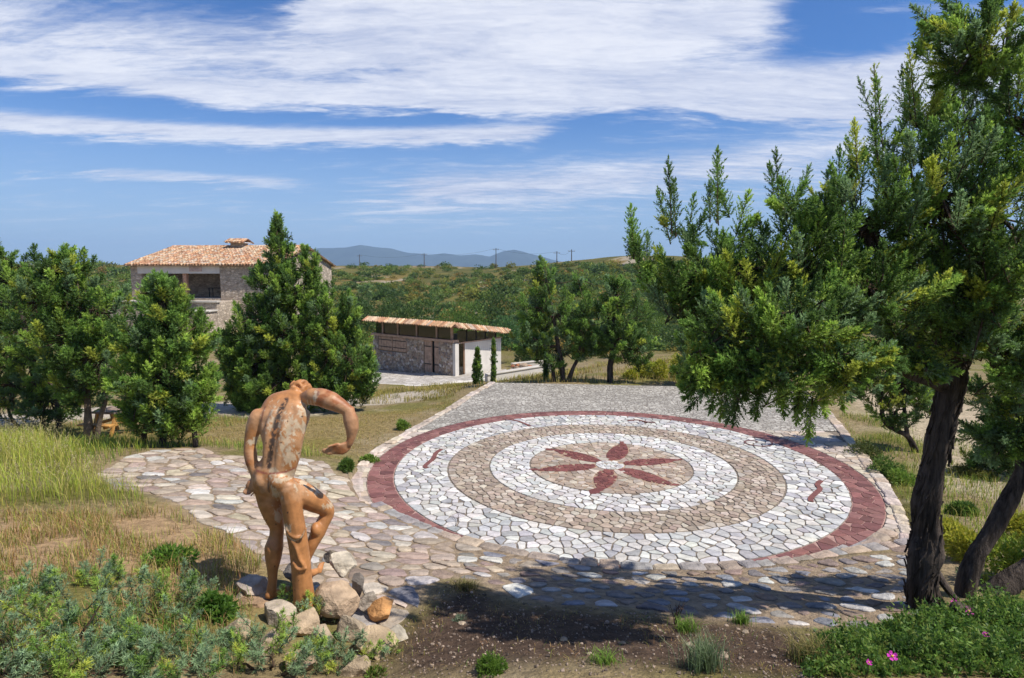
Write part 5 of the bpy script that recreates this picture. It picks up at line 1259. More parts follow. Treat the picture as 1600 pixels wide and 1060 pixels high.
# ------------------------------------------------------------------ trees beyond the plaza
far_tree('juniper_tree', 'wind-leaning juniper on several thin trunks beyond the plaza', (881, 596), [[(880, 600, .10), (878, 575, .09), (872, 540, .08), (862, 480, .05), (850, 420, .02)], [(866, 599, .07), (862, 570, .06), (850, 540, .04)], [(887, 599, .08), (896, 575, .07), (905, 550, .05), (905, 490, .03)]],
         [(850, 440, 22, 28, 14), (840, 480, 35, 35, 26), (870, 490, 40, 45, 30), (905, 480, 26, 45, 20), (830, 525, 34, 30, 22), (870, 540, 45, 30, 28), (910, 530, 32, 32, 20), (905, 435, 10, 25, 8), (848, 412, 8, 20, 6)], 41, (3, 4, 2, 2, 1), scale=1.15)
far_tree('juniper_tree', 'dense rounded juniper on one dark trunk beyond the plaza', (955, 598), [[(954, 602, .13), (953, 575, .11), (957, 550, .10), (960, 500, .07), (962, 450, .03)]],
         [(965, 460, 28, 30, 24), (950, 500, 32, 40, 28), (985, 500, 34, 40, 28), (965, 530, 45, 30, 30), (1000, 545, 26, 30, 18), (935, 530, 26, 25, 14), (962, 438, 14, 14, 6)], 42, (4, 4, 2, .5, .5), scale=1.1)
far_tree('juniper_tree', 'dark juniper crown behind the big tree\'s hanging branches', (1120, 606), [[(1120, 608, .11), (1118, 570, .10), (1122, 520, .06), (1120, 480, .03)]],
         [(1100, 520, 45, 45, 30), (1140, 530, 45, 50, 30), (1085, 565, 30, 35, 20), (1150, 580, 50, 30, 22), (1120, 490, 28, 28, 14), (1200, 560, 50, 45, 24)], 43, (4, 4, 2, 2, .5), scale=1.1)
far_tree('juniper_tree', 'small juniper with a crooked forked trunk on the sandy ground right of the plaza', (1430, 706), [[(1433, 712, .075), (1426, 695, .065), (1416, 680, .055), (1398, 672, .05), (1386, 664, .045), (1378, 646, .04), (1378, 610, .03)], [(1418, 682, .05), (1415, 660, .045), (1412, 620, .035), (1410, 570, .02)]],
         [(1400, 600, 60, 30, 30), (1350, 590, 45, 28, 22), (1440, 610, 40, 35, 22), (1400, 570, 60, 25, 22), (1400, 640, 40, 18, 12), (1320, 570, 40, 30, 16)], 44, (3, 4, 3, 2, 1.2), scale=.85)
far_tree('juniper_tree', 'shaded juniper standing past the leaning trunk at the sandy path', (1560, 745), [[(1580, 752, .08), (1584, 720, .075), (1590, 690, .06), (1590, 640, .03)]], [(1575, 690, 50, 40, 30), (1540, 720, 40, 24, 16), (1610, 660, 40, 40, 16)], 45, (5, 3, 1, 2, .5), scale=.8)
# slim cypresses by the workshop
def cypress(px, py0, py1, wpx, Y, label, seed):
    b = GY(px, py0, Y); base = np.array((b[0], b[1], hz(b[0], b[1]) if py0 > 585 else b[2])); top = GY(px, py1, Y); k = 1 / ppm(Y); n = 7; lb = []
    for i in range(n):
        t = (i + .6) / n; c = base + (top - base) * t; r = wpx * .5 * k * np.interp(t, (0, .25, .6, 1), (.75, 1, .8, .25)); lb.append((c, (r, r, (top - base)[2] / n * .75), 16, 1.6, .28))
    tree('cypress_tree', label, base, [[(*base - (0, 0, .1), .04), (*(base + (top - base) * .5), .03), (*(base + (top - base) * .9), .01)]], lb, seed, (4, 4, 1.5, 1, .2), nt=14, tl=.13, nn=10, nl=.06, nw=.03, limbs=False)
cypress(746, 600, 543, 20, 26.0, 'small bushy cypress standing at the corner of the cobbled plaza', 51)
cypress(771, 598, 530, 8, 25.0, 'very slim pencil cypress before the white workshop wall', 52)
cypress(853, 594, 556, 8, 23.5, 'small slim cypress under the wind-leaning juniper', 53)

# ------------------------------------------------------------------ leafy bushes: clouds of broad leaves
def bush_mesh(name, r, nleaf, ls, pal, seed, shells=7):
    rng = np.random.default_rng(seed); P = []; D = []
    cs = unit(rng.normal(0, 1, (shells, 3))) * rng.uniform(.25, .62, (shells, 1)); cs[:, 2] = np.abs(cs[:, 2]) * .8 + .25
    for c in cs:
        d = unit(rng.normal(0, 1, (nleaf // shells, 3))); P.append(c + d * rng.uniform(.25, .5) * rng.uniform(.75, 1.05, (len(d), 1))); D.append(d)
    P = np.concatenate(P) * np.array(r); D = unit(np.concatenate(D) + rng.normal(0, .45, (len(P), 3)) + (0, 0, .3)); P[:, 2] = np.maximum(P[:, 2], 0)
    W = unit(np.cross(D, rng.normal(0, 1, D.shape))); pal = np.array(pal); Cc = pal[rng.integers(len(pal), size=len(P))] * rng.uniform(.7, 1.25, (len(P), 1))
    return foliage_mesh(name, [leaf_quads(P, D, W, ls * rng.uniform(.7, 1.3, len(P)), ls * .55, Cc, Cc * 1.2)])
MACQUIS = [[(.07, .12, .03), (.095, .155, .036)], [(.14, .21, .042), (.18, .245, .045)], [(.20, .215, .042), (.24, .235, .045)], [(.30, .25, .05), (.25, .21, .045)], [(.09, .155, .042), (.125, .195, .055)], [(.34, .23, .06), (.28, .20, .055)]]
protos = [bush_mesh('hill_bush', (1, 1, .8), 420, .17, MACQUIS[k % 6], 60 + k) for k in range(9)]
rg = np.random.default_rng(90)
def hill_label(k): return ('dark green', 'mid green', 'olive', 'ochre', 'blue-green', 'rust-brown')[k % 6]
N = 0
cand = []
for _ in range(3200):
    px, py = rg.uniform(-20, 1180), 415 + 135 * rg.random() ** 1.1; cand.append((px, py))
cand = np.array(cand)
# ground points under those view rays, solved on the smooth hill profile
Dv = np.array([ray(*c) for c in cand]); S_ = np.geomspace(45, 260, 240)
pp = np.array((0, 0, EYE)) + Dv[:, None, :] * S_[None, :, None]; under = pp[..., 2] < far_h(pp[..., 0], pp[..., 1]); hit = under.argmax(1); ok = under.any(1) & (hit > 0)
pos = pp[np.arange(len(cand)), hit][ok]; cover_ = fbm(pos[:, 0] / 14, pos[:, 1] / 18, 4, 71)
pos = pos[(cover_ > .40) | (rg.random(len(pos)) < .35)]
far_ok = ~((np.abs(pos[:, 0] + 17) < 12) & (pos[:, 1] < 66) & (pos[:, 1] > 44)); pos = pos[far_ok]
mb_parts = []
for i, p in enumerate(pos):
    k = int(rg.choice(9, p=[.17, .14, .12, .06, .16, .04, .14, .10, .07])); s = rg.uniform(.8, 1.75) * (1 + .35 * (p[1] > 110)) * (1.5 if rg.random() < .12 else 1)
    z = float(terr(np.array([p[0]]), np.array([p[1]]))[0])
    if N < 160 and s > 1.5:
        o = obj('hill_bush', protos[k], M['leaf'], None, (p[0], p[1], z - .15)); o.scale = (s * 1.25, s * 1.25, s); o.rotation_euler = (0, 0, rg.uniform(0, 6.28))
        where = 'up by the skyline of the far hill' if p[1] > 165 else 'beyond the left side of the stone house' if p[0] < -30 else 'on the hill slope above the workshop roof' if p[0] < 2 and p[1] > 75 else 'in the hollow behind the workshop' if p[0] < 2 else 'on the hill slope above the two junipers beyond the plaza' if p[1] > 75 else 'in the hollow beyond the two junipers'
        size = 'large ' if s > 1.9 else ''
        tag(o, size + hill_label(k) + ' scrub bush ' + where, 'bush', 'scrub bushes on the far hillside'); N += 1
    else:
        me = protos[k]; n = len(me.vertices)
        if not hasattr(bush_mesh, 'c'): bush_mesh.c = {}
        if k not in bush_mesh.c:
            a = np.empty(n * 3, np.float32); me.vertices.foreach_get('co', a); cc = np.empty(n * 4, np.float32); me.color_attributes['col'].data.foreach_get('color', cc); bush_mesh.c[k] = (a.reshape(-1, 3, 3), cc.reshape(-1, 3, 4)[..., :3])
        a, cc = bush_mesh.c[k]; sel = rg.random(len(a)) < .32; a, cc = a[sel], cc[sel]
        cen = a.mean(1, keepdims=True); a = cen + (a - cen) * 1.5; th = rg.uniform(0, 6.28); Rm = np.array([[math.cos(th), -math.sin(th), 0], [math.sin(th), math.cos(th), 0], [0, 0, 1]])
        V = (a.reshape(-1, 3) * (s * 1.2, s * 1.2, s * .8)) @ Rm.T + (p[0], p[1], z - .12)
        mb_parts.append((V, np.arange(len(V)).reshape(-1, 3), cc.reshape(-1, 3) * rg.uniform(.8, 1.2)))
tag(obj('hillside_scrub', foliage_mesh('hillside_scrub', mb_parts), M['leaf']), 'low mixed green and ochre scrub covering the far hillside', 'scrub', kind='stuff')
def bush(name, label, px, py, Y, rpx, hpx, nleaf, ls, pal, seed, cat='bush', group=None):
    if Y is None: p = TG(px, py); Y = float(p[1])
    else: p = GY(px, py, Y)
    x, y = float(p[0]), float(p[1]); z = hz(x, y) if Y < 30 else float(p[2]); k = 1 / ppm(Y)
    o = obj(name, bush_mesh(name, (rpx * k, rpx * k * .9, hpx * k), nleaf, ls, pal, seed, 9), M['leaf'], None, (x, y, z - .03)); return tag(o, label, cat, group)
DK, MD, LT, YL = [(.055, .10, .025), (.075, .13, .033)], [(.10, .175, .035), (.13, .21, .04)], [(.18, .29, .045), (.22, .32, .055)], [(.36, .37, .04), (.28, .31, .035), (.44, .40, .05)]
for args in (('leafy_bush', 'large dark bush behind the workshop roof', 640, 520, 52, 60, 62, 2600, .22, DK, 101), ('leafy_bush', 'mid green bush beside the dark bush behind the workshop', 720, 530, 50, 55, 62, 2600, .20, MD, 102), ('leafy_bush', 'bright green bush overtopping the right end of the workshop roof', 790, 545, 46, 45, 55, 2600, .16, [(.07, .15, .05), (.10, .20, .06)], 103),
             ('leafy_bush', 'very dark bush behind the wind-leaning juniper', 770, 520, 60, 55, 65, 2400, .24, DK, 104), ('leafy_bush', 'broad shaded bush at the foot of the hill behind the low white wall', 830, 575, 42, 40, 45, 2200, .15, DK, 105),
             ('leafy_bush', 'dark bush just right of the stone house gable', 560, 515, 56, 45, 60, 2200, .22, DK, 106), ('leafy_bush', 'green bush between the cone-shaped juniper and the workshop', 560, 555, 45, 30, 50, 2000, .16, MD, 107),
             ('leafy_bush', 'green bush behind the rounded juniper beyond the plaza', 1010, 520, 48, 40, 45, 2000, .18, MD, 108), ('leafy_bush', 'dark round bush at the ridge clearing', 845, 436, 150, 26, 26, 1200, .45, DK, 109), ('leafy_bush', 'dark tree clump on the hill crest behind the big juniper', 990, 404, 150, 20, 34, 1200, .4, DK, 110),
             ('leafy_bush', 'dense dark bush left of the stone house', 150, 478, 60, 40, 40, 2000, .24, DK, 111), ('leafy_bush', 'mid green bush at the foot of the terrace wall', 335, 560, 40, 40, 42, 1800, .15, MD, 114), ('leafy_bush', 'dark bush between the cone-shaped juniper and the terrace wall', 385, 560, 42, 30, 50, 1600, .15, DK, 115), ('leafy_bush', 'green bush at the corner of the stone house gable', 530, 540, 46, 34, 52, 1800, .17, MD, 116), ('leafy_bush', 'green bush below the left end of the terrace wall', 175, 530, 44, 40, 40, 2000, .16, MD, 112), ('leafy_bush', 'dark bush low on the hillside above the yellow broom', 1060, 540, 40, 40, 38, 1800, .15, DK, 113)):
    bush(*args)
fb = GY(252, 512, 43.5); fb[2] = min(fb[2], hz(fb[0], fb[1])); fo = empty('fig_tree', tuple(fb)); tag(fo, 'light green fig tree growing in front of the porch opening', 'tree')
hh = float(GY(252, 418, 43.5)[2] - fb[2]); bark_trunk([[(*fb, .12), (*(fb + (.1, 0, hh * .4)), .09), (*(fb + (0, 0, hh * .8)), .04)]], fb, np.random.default_rng(1), 10).build('trunk', M['pale_bark'], fo, smooth=True)
fm = bush_mesh('crown', (1.7, 1.5, hh * .72), 1500, .36, [(.15, .27, .05), (.20, .34, .06), (.12, .22, .04)], 120, 11); tag(obj('crown', fm, M['leaf'], fo, (0, 0, hh * .26)), kind='stuff')
for i, (px, py, r, h) in enumerate(((1030, 592, 26, 34), (1060, 590, 24, 40), (1000, 588, 22, 20), (1085, 596, 22, 26), (985, 592, 16, 14))):
    bush('broom_bush', ('tall yellow-green broom bush on the slope beyond the plaza', 'yellow broom bush with the most flowers beyond the plaza', 'low yellow broom bush by the dense rounded juniper', 'yellow-green broom bush under the big tree\'s hanging branches', 'smallest broom bush beside the dark trunk beyond the plaza')[i], px, py, None, r, h, 1400, .09, YL, 130 + i, group='yellow broom bushes')
for i, (px, py, r, h, pal) in enumerate(((1500, 876, 52, 62, YL), (1575, 908, 62, 84, [(.30, .38, .045), (.24, .34, .045), (.38, .40, .05)]), (1482, 842, 34, 38, YL), (1590, 842, 46, 52, YL), (1505, 805, 24, 26, MD), (1380, 742, 34, 34, MD), (1350, 715, 34, 32, [(.11, .13, .035), (.08, .11, .03)]), (1408, 755, 26, 24, LT), (1520, 745, 36, 20, [(.16, .16, .04), (.12, .13, .03)]), (630, 672, 15, 18, LT), (575, 722, 18, 22, LT), (540, 735, 16, 22, MD))):
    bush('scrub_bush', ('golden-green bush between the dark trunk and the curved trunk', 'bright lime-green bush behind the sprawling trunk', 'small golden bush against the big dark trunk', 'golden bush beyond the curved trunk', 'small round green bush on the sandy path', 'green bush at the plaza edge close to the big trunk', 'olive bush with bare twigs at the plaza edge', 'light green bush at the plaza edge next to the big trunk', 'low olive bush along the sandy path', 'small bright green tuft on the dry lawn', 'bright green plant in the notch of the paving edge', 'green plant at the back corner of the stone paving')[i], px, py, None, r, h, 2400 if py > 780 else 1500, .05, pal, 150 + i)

# ------------------------------------------------------------------ near juniper shrubs with blue-green needles
def near_shrub(label, px, py, rx, ry, n, seed, mix, hgt=.34, mat='leaf', nl=.036, nw=.0085):
    rng = np.random.default_rng(seed); p = TG(px, py); Y = float(p[1]); k = 1 / ppm(Y); base = np.array((p[0], p[1], hz(p[0], p[1])))
    n = int(n * .44); o = empty('juniper_shrub', tuple(base)); tag(o, label, 'shrub', 'low junipers on the near slope')
    a = rng.uniform(0, 6.28, n); r_ = np.sqrt(rng.random(n)); x = base[0] + np.cos(a) * r_ * rx * k; y = base[1] + np.sin(a) * r_ * ry * k * 2.1; z = terr(x, y)
    out = np.c_[np.cos(a) * r_, np.sin(a) * r_, np.zeros(n)] * .55
    h = hgt * (1.15 - .6 * r_ ** 2) * rng.uniform(.55, 1.15, n); D = unit(np.c_[out[:, :2] + rng.normal(0, .3, (n, 2)), np.full(n, 1.0)]); T = np.c_[x, y, z] + D * h[:, None]
    A = T - unit(D + np.c_[rng.normal(0, .4, (n, 2)), np.zeros(n)]) * (rng.uniform(.16, .3, n) * np.minimum(1, h / .2))[:, None]
    SC = shoot_cols(n, rng, mix); bl = rng.random(n) < .5; SC[bl] = np.array((.25, .35, .185)) * rng.uniform(.75, 1.2, (bl.sum(), 1)); TP, TD, TL, s, si = shoots_to_twigs(A, T, 12, .085, rng, .95)
    Ct = SC[si] * (.8 + .45 * s)[:, None]
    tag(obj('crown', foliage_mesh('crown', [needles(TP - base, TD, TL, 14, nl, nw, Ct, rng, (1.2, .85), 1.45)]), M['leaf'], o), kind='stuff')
    mb = MB()
    for j in range(0, n):
        g = np.array((base[0] + (A[j][0] - base[0]) * .5, base[1] + (A[j][1] - base[1]) * .5, 0)); g[2] = hz(g[0], g[1]) if j % 4 == 0 else z[j] - .02
        if j % 4 == 0: mb.tube([tuple(g - base), tuple((g + A[j]) / 2 + rng.normal(0, .02, 3) - base), tuple(A[j] - base)], [.011, .008, .005], 5)
        mb.tube([tuple(A[j] - base), tuple(T[j] - base)], [.004, .002], 3)
    tag(mb.build('stems', M['twig'], o), kind='stuff')
BL = (1, 2.5, 3, 3, 1.5)
for i, (px, py, rx, ry, n, lab, hgt) in enumerate(((70, 1010, 130, 38, 150, 'blue-green juniper shrub spreading over the near slope beside the dry grass', .36), (30, 935, 70, 24, 60, 'thin blue-green juniper shrub at the edge of the reddish dry grass', .26), (170, 915, 45, 20, 40, 'small upright juniper sprig between the dry grass and the weeds', .30),
        (250, 955, 70, 26, 80, 'dense dark blue-green juniper shrub beside the fresh green weeds', .36), (250, 1035, 110, 28, 110, 'low juniper shrub in front of the dense dark one', .28), (420, 1040, 90, 26, 90, 'juniper shrub growing over the tan rocks of the heap', .34), (475, 962, 32, 14, 40, 'juniper sprig climbing the statue\'s support post', .30), (540, 1035, 60, 22, 50, 'juniper shrub below the cracked boulder', .26), (120, 1050, 160, 22, 110, 'juniper shrub at the foot of the near slope', .25))):
    near_shrub(lab, px, py, rx, ry, n, 200 + i, BL, hgt)

# ------------------------------------------------------------------ grasses
def blades(P, h, wd, lean, C0, C1, rng):
    """bent grass blades: two quads each tapering to a point"""
    n = len(P); a = rng.uniform(0, 6.28, n); ld = np.c_[np.cos(a), np.sin(a), np.zeros(n)] * (lean * rng.uniform(.2, 1.2, n))[:, None]; sd = unit(np.c_[-np.sin(a + rng.normal(0, .8, n)), np.cos(a), np.zeros(n)]); up = np.array((0, 0, 1.))
    h = h[:, None]; wd = np.broadcast_to(wd, (n,))[:, None]
    p0, p1, p2 = P, P + up * h * .55 + ld * h * .25, P + up * h * (1 - .25 * np.linalg.norm(ld, axis=1)[:, None]) + ld * h
    V = np.stack([p0 - sd * wd / 2, p0 + sd * wd / 2, p1 + sd * wd * .4, p1 - sd * wd * .4, p2 + sd * wd * .06, p2 - sd * wd * .06], 1).reshape(-1, 3)
    i = np.arange(n)[:, None] * 6; Fa = np.concatenate([i + np.array([[0, 1, 2, 3]]), i + np.array([[3, 2, 4, 5]])])
    Cc = np.stack([C0, C0, (C0 + C1) / 2, (C0 + C1) / 2, C1, C1], 1).reshape(-1, 3); return V, Fa, Cc
def in_zone(P, n, rng, clump=None, thr=.45, avoid=(Z_APRON,)):
    x0, y0 = P.min(0); x1, y1 = P.max(0); q = rng.uniform((x0, y0), (x1, y1), (n, 2)); k = poly_sd(q[:, 0], q[:, 1], P) < 0
    for a in avoid: k &= poly_sd(q[:, 0], q[:, 1], a) > .04
    k &= poly_sd(q[:, 0], q[:, 1], PLAZA) > .16
    if clump: k &= fbm(q[:, 0] * clump, q[:, 1] * clump, 3, 81) + rng.normal(0, .05, n) > thr
    q = q[k]; return np.c_[q, terr(q[:, 0], q[:, 1])]
def grass(name, label, P, n, hr, wd, lean, pal, seed, clump=None, thr=.45, tipk=1.3, avoid=(Z_APRON,)):
    rng = np.random.default_rng(seed); Q = in_zone(P, n, rng, clump, thr, avoid)
    if not len(Q): return
    pal = np.array(pal); c = pal[rng.integers(len(pal), size=len(Q))] * rng.uniform(.75, 1.25, (len(Q), 1)); h = rng.uniform(*hr, len(Q)) * (.6 + .8 * fbm(Q[:, 0] * 2, Q[:, 1] * 2, 3, 83))
    o = obj(name, foliage_mesh(name, [blades(Q - (0, 0, .01), h, wd, lean, c * .75, c * tipk, rng)]), M['grass']); tag(o, label, 'grass', kind='stuff')
YG = [(.36, .41, .05), (.29, .39, .05), (.44, .43, .08), (.48, .42, .13)]; FG = [(.15, .26, .035), (.19, .30, .04), (.12, .21, .03)]; DR = [(.44, .28, .11), (.48, .33, .13), (.38, .20, .085), (.52, .38, .19)]; OL = [(.28, .25, .05), (.21, .22, .04), (.36, .28, .08), (.42, .32, .12)]
grass('tall_grass', 'tall yellow-green grass with pale seed heads left of the stone paving', zone((-40, 690), (60, 690), (130, 720), (170, 745), (215, 772), (235, 785), (180, 795), (80, 790), (-40, 800)), 13000, (.22, .50), .007, .55, YG, 301, tipk=1.35)
def seed_heads():
    rng = np.random.default_rng(311); Q = in_zone(zone((-40, 690), (60, 690), (130, 715), (170, 740), (215, 768), (180, 790), (-40, 790)), 1500, rng); n = len(Q); h = rng.uniform(.35, .62, n); ln = rng.normal(0, .12, (n, 2)); T = Q + np.c_[ln, h]; parts = []
    st = np.stack([Q - (.0015, 0, 0), Q + (.0015, 0, 0), T], 1).reshape(-1, 3); c = np.tile((.46, .40, .16), (len(st), 1)); parts.append((st, np.arange(3 * n).reshape(n, 3), c))
    k = 9; B = T[:, None] + (Q - T)[:, None] * rng.uniform(0, .28, (n, k, 1)); D = unit(np.array((0, 0, .5)) + rng.normal(0, .7, (n, k, 3))); W = unit(np.cross(D, rng.normal(0, 1, D.shape))); c2 = np.array((.58, .50, .26)) * rng.uniform(.75, 1.2, (n, k, 1)) * np.ones(3)
    parts.append(leaf_quads(B.reshape(-1, 3), D.reshape(-1, 3), W.reshape(-1, 3), .028, .007, c2.reshape(-1, 3), c2.reshape(-1, 3)))
    tag(obj('seed_heads', foliage_mesh('seed_heads', parts), M['grass']), 'pale oat-like seed heads standing over the tall grass', 'grass', kind='stuff')
seed_heads()
grass('tall_grass', 'fresh green grass edging the back of the stone paving', zone((100, 690), (240, 690), (340, 694), (460, 700), (520, 715), (470, 716), (400, 712), (320, 698), (240, 702), (170, 735), (120, 730)), 7000, (.10, .26), .008, .5, FG + YG, 302)
grass('dry_grass', 'reddish dry grass between the paving and the low junipers', zone((-40, 800), (100, 800), (230, 785), (300, 815), (380, 855), (420, 885), (360, 920), (200, 900), (0, 900), (-40, 900)), 16000, (.08, .24), .005, .7, DR + OL[:2] + YG[:1] + FG[:1], 303, 2.2, .42)
grass('dry_grass', 'sparse dry grass and weeds over the near slope', zone((-40, 890), (200, 900), (400, 920), (380, 1060), (-40, 1060)), 9000, (.05, .18), .005, .7, DR + FG, 304, 2.0, .42)
grass('meadow_grass', 'short sunburnt grass of the lawn behind the paving', zone((330, 655), (500, 655), (640, 640), (715, 622), (700, 636), (640, 668), (575, 712), (560, 730), (520, 718), (450, 695), (330, 692), (180, 690), (-40, 680), (-40, 665), (180, 660)), 26000, (.03, .09), .009, .6, OL + DR[:2], 305, 1.2, .34)
grass('meadow_grass', 'tufted olive grass along the road and court', zone((560, 612), (700, 600), (742, 602), (700, 626), (560, 632)), 9000, (.08, .25), .016, .6, OL, 306, .9, .42)
grass('meadow_grass', 'patchy green and golden grass right of the plaza', zone((1310, 650), (1360, 650), (1480, 690), (1600, 720), (1600, 960), (1480, 930), (1440, 850), (1400, 770), (1350, 715)), 34000, (.06, .24), .009, .6, YG + OL[:2] + FG, 307, 1.1, .42)
grass('meadow_grass', 'dry golden grass beyond the plaza under the far junipers', np.array([(-1.5, 22.2), (14, 21.5), (18, 30), (8, 36), (2, 31)]), 26000, (.08, .32), .02, .6, OL + YG[2:] + DR[:1], 308, .5, .40)
grass('meadow_grass', 'rough grass along the roadside by the left trees', np.array([(-20, 14.5), (-8, 14.2), (-6, 18), (-9, 24), (-24, 24)]), 16000, (.05, .2), .014, .6, OL + FG, 309, .8, .42, avoid=(Z_APRON, Z_ROAD1))
grass('soil_litter', 'dry straw and tiny weeds scattered over the bare brown earth', Z_DIRT, 5000, (.015, .07), .004, 1.0, DR + OL + FG[:1], 310, 2.5, .44)
def tuft(label, px, py, n, r, hr, pal, seed, lean=.55, wd=.005, name='grass_tuft'):
    rng = np.random.default_rng(seed); p = TG(px, py); q = p[:2] + rng.normal(0, r, (n, 2)); Q = np.c_[q, terr(q[:, 0], q[:, 1])]; pal = np.array(pal); c = pal[rng.integers(len(pal), size=n)] * rng.uniform(.75, 1.25, (n, 1)); b = np.array((p[0], p[1], hz(p[0], p[1])))
    o = obj(name, foliage_mesh(name, [blades(Q - b, rng.uniform(*hr, n), wd, lean, c * .75, c * 1.3, rng)]), M['grass'], None, tuple(b)); tag(o, label, 'grass')
tuft('tall blue-green grass tuft on the bare earth by the flowering shrub', 1100, 1045, 420, .06, (.12, .30), [(.17, .23, .12), (.22, .27, .15), (.12, .18, .07)], 321)
tuft('straw-coloured grass tuft beside the flowering shrub', 1270, 1035, 420, .08, (.10, .24), [(.22, .19, .06), (.14, .15, .04), (.30, .24, .10)], 322, .8)
tuft('dry brown grass tuft growing at the lower edge of the bank', 728, 918, 260, .05, (.05, .12), [(.20, .16, .06), (.13, .14, .04)], 323, .8)
tuft('bright green grass tuft between the lowest bank stones', 1158, 975, 200, .035, (.06, .13), FG, 324, .7)
tuft('small green weed tuft in the middle of the bare earth', 945, 1035, 160, .05, (.05, .12), FG, 325, .9)
tuft('green tuft right of the bare twigs below the bank', 1072, 985, 200, .05, (.06, .15), FG, 326, .8)
def weed(label, px, py, rpx, hpx, pal, seed, ls=.028, n=900, name='weed_clump'):
    bush(name, label, px, py, None, rpx, hpx, n, ls, pal, seed, 'plant')
weed('round bright green cushion plant on the bare earth', 767, 1052, 36, 30, [(.10, .18, .025), (.13, .22, .03)], 331, .022, 2200)
weed('fresh green leafy weeds beside the reddish dry grass', 260, 880, 48, 32, [(.13, .24, .03), (.10, .19, .03)], 332, .05, 900)
weed('green nettle-like weeds beside the outer rocks of the heap', 330, 965, 45, 45, [(.08, .17, .025), (.11, .21, .03)], 333, .05, 1100)
weed('small grey-green rosette weed on the bare earth', 718, 968, 16, 12, [(.20, .24, .15), (.15, .2, .12)], 334, .03, 200)
weed('pale grey-green weed behind the curved trunk', 1510, 905, 20, 26, [(.26, .30, .16), (.2, .26, .12)], 335, .04, 400)
weed('small leafy weed at the foot of the beige boulder', 590, 1055, 26, 20, [(.12, .2, .03), (.16, .16, .04)], 336, .03, 500)
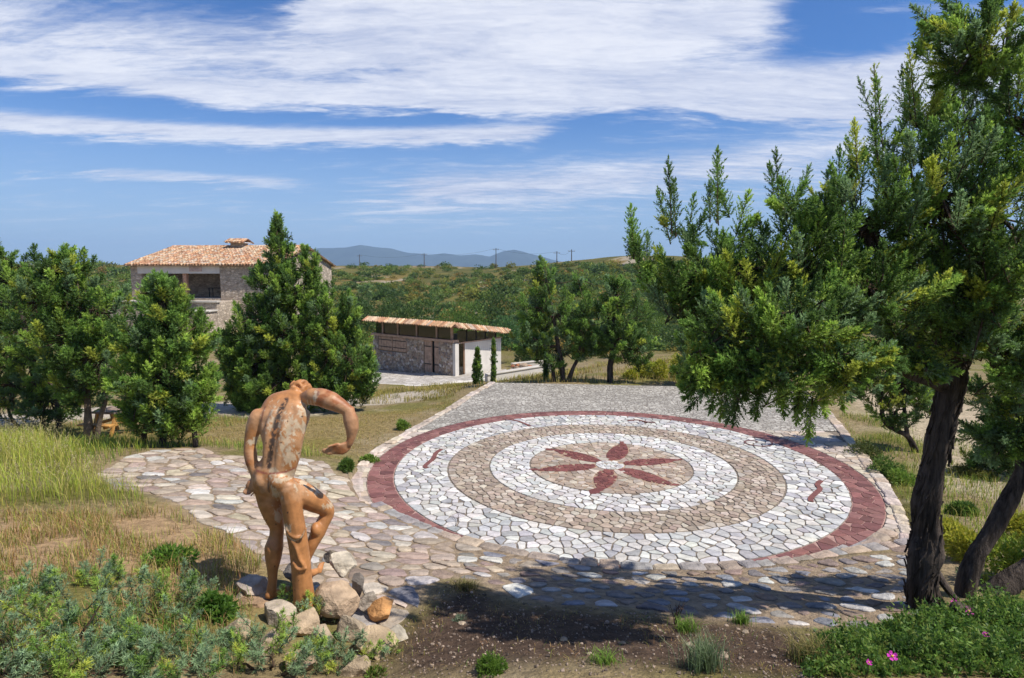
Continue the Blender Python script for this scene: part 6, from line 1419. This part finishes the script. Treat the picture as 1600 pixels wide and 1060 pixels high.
# flowering shrub at the right
def cistus():
    p = TG(1400, 1040); b = np.array((p[0], p[1], hz(p[0], p[1]))); rng = np.random.default_rng(400); o = empty('flowering_shrub', tuple(b)); tag(o, 'dense green flowering shrub with bright magenta blooms at the edge of the bank', 'shrub')
    P = []; zs = zone((1290, 1000), (1360, 985), (1440, 965), (1500, 950), (1590, 940), (1640, 1000), (1640, 1059), (1260, 1059), (1255, 1030)); q = in_zone(zs, 6500, rng, None, avoid=()); n = len(q)
    edge = np.clip(-poly_sd(q[:, 0], q[:, 1], zs) / .25, 0, 1); h = (.05 + .29 * edge * sstep(fbm(q[:, 0] * 3.2, q[:, 1] * 3.2, 3, 91), .22, .68)) ; parts = []
    A = q.copy(); D = unit(np.c_[rng.normal(0, .35, (n, 2)), np.ones(n)]); T = A + D * (h * rng.uniform(.7, 1.1, n))[:, None]
    nl = 9; t = np.linspace(.45, 1, nl)[None, :, None]; B = A[:, None] + (T - A)[:, None] * t + rng.normal(0, .012, (n, nl, 3)); LD = unit(D[:, None] * .5 + rng.normal(0, .7, (n, nl, 3))); W = unit(np.cross(LD, rng.normal(0, 1, LD.shape)))
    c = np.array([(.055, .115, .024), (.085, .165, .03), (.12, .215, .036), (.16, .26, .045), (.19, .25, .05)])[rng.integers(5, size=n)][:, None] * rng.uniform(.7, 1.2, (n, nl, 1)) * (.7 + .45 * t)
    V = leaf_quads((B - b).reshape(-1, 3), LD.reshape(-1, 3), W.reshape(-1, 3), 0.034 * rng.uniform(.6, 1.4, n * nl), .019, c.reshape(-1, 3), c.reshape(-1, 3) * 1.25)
    tag(obj('leaves', foliage_mesh('leaves', [V]), M['leaf'], o), kind='stuff')
    pet = material('magenta_petal', (0.70, 0.05, 0.50), .6, .15, 20, 0, trans=.25); eye = material('yellow_stamens', (0.75, 0.5, 0.06), .7, .1, 20, 0)
    for i, (px, py, s) in enumerate(((1394, 1026, 1), (1513, 956, 1.1), (1490, 941, .8), (1540, 992, .7), (1357, 1036, .6))):
        c0 = TG(px, py + 20); hh = .2; w0 = GY(px, py, float(c0[1]) - (.12 if i in (0, 4) else .26))
        mb = MB(); ax = Vector((rng.normal(0, .15), -.55, .8)).normalized(); u = ax.cross(Vector((1, 0, 0))).normalized(); v = ax.cross(u); R0 = .034 * s
        for k in range(5):
            a0 = k * 2 * math.pi / 5; pts_ = []
            for r_, da in ((.12, 0), (.7, -.5), (1.0, -.36), (1.06, 0), (1.0, .36), (.7, .5)):
                a = a0 + da; pts_.append(Vector(w0 - b) + (u * math.cos(a) + v * math.sin(a)) * R0 * r_ + ax * (.006 * math.cos(da * 4) + r_ * .008))
            mb.add(pts_, [tuple(range(6))])
        fl = mb.build('flower', pet, o)
        mb = MB(); bmx = bmesh.new(); bmesh.ops.create_icosphere(bmx, subdivisions=1, radius=R0 * .28); mb.add([Vector(w0 - b) + ax * .008 + vv.co for vv in bmx.verts], [tuple(q_.index for q_ in f.verts) for f in bmx.faces]); bmx.free(); mb.build('stamens', eye, fl)
        mb = MB(); g = np.array((w0[0], w0[1] + .03, hz(w0[0], w0[1] + .03))); mb.tube([tuple(g - b), tuple((g + w0) / 2 - b + (.01, 0, 0)), tuple(w0 - b)], [.003, .0025, .002], 5); mb.build('flower_stem', M['twig'], fl)
cistus()
# bare twigs and litter of the ground
rg = np.random.default_rng(55)
for i, (px, py, h, lab) in enumerate(((1055, 975, .26, 'bare thorny twig plant standing before the bank stones'), (712, 822, .22, 'dry bare weed stalk growing at the plaza rim'))):
    p = TG(px, py); b = np.array((p[0], p[1], hz(p[0], p[1]) if i == 0 else .02)); mb = MB()
    for k in range(7 if i == 0 else 3):
        a = rg.uniform(0, 6.28); d = np.array((math.cos(a) * .35, math.sin(a) * .35, 1)); L = h * rg.uniform(.5, 1); P = [(0, 0, -.02), tuple(d * L * .5 + rg.normal(0, .012, 3)), tuple(d * L)]; mb.tube(P, [.004, .003, .0015], 4)
        for _ in range(5): t = rg.uniform(.3, .95); s = d * L * t; mb.tube([tuple(s), tuple(s + rg.normal(0, .03, 3) + (0, 0, .02))], [.002, .001], 3)
    tag(mb.build('bare_twigs', M['twig'], None, loc=tuple(b)), lab, 'plant')
# rubble heap by the low wall
for i in range(12):
    p = GY(799 + rg.uniform(0, 34), 574 + rg.uniform(-3, 8), 36.5 + rg.uniform(-.6, .6)); r = rg.uniform(.16, .34); c = [(.38, .17, .10), (.42, .34, .28), (.30, .24, .2), (.48, .22, .12)][i % 4]
    o = obj('rubble_block', boulder_mesh('rubble_block', (r, r * .8, r * .7), 500 + i, c, 2, 8), M['rough_stone'], None, tuple(p)); tag(o, ('brick-red', 'pale grey', 'brown', 'orange')[i % 4] + ' lump of rubble in the heap beside the workshop', 'rubble', 'rubble heap beside the workshop')
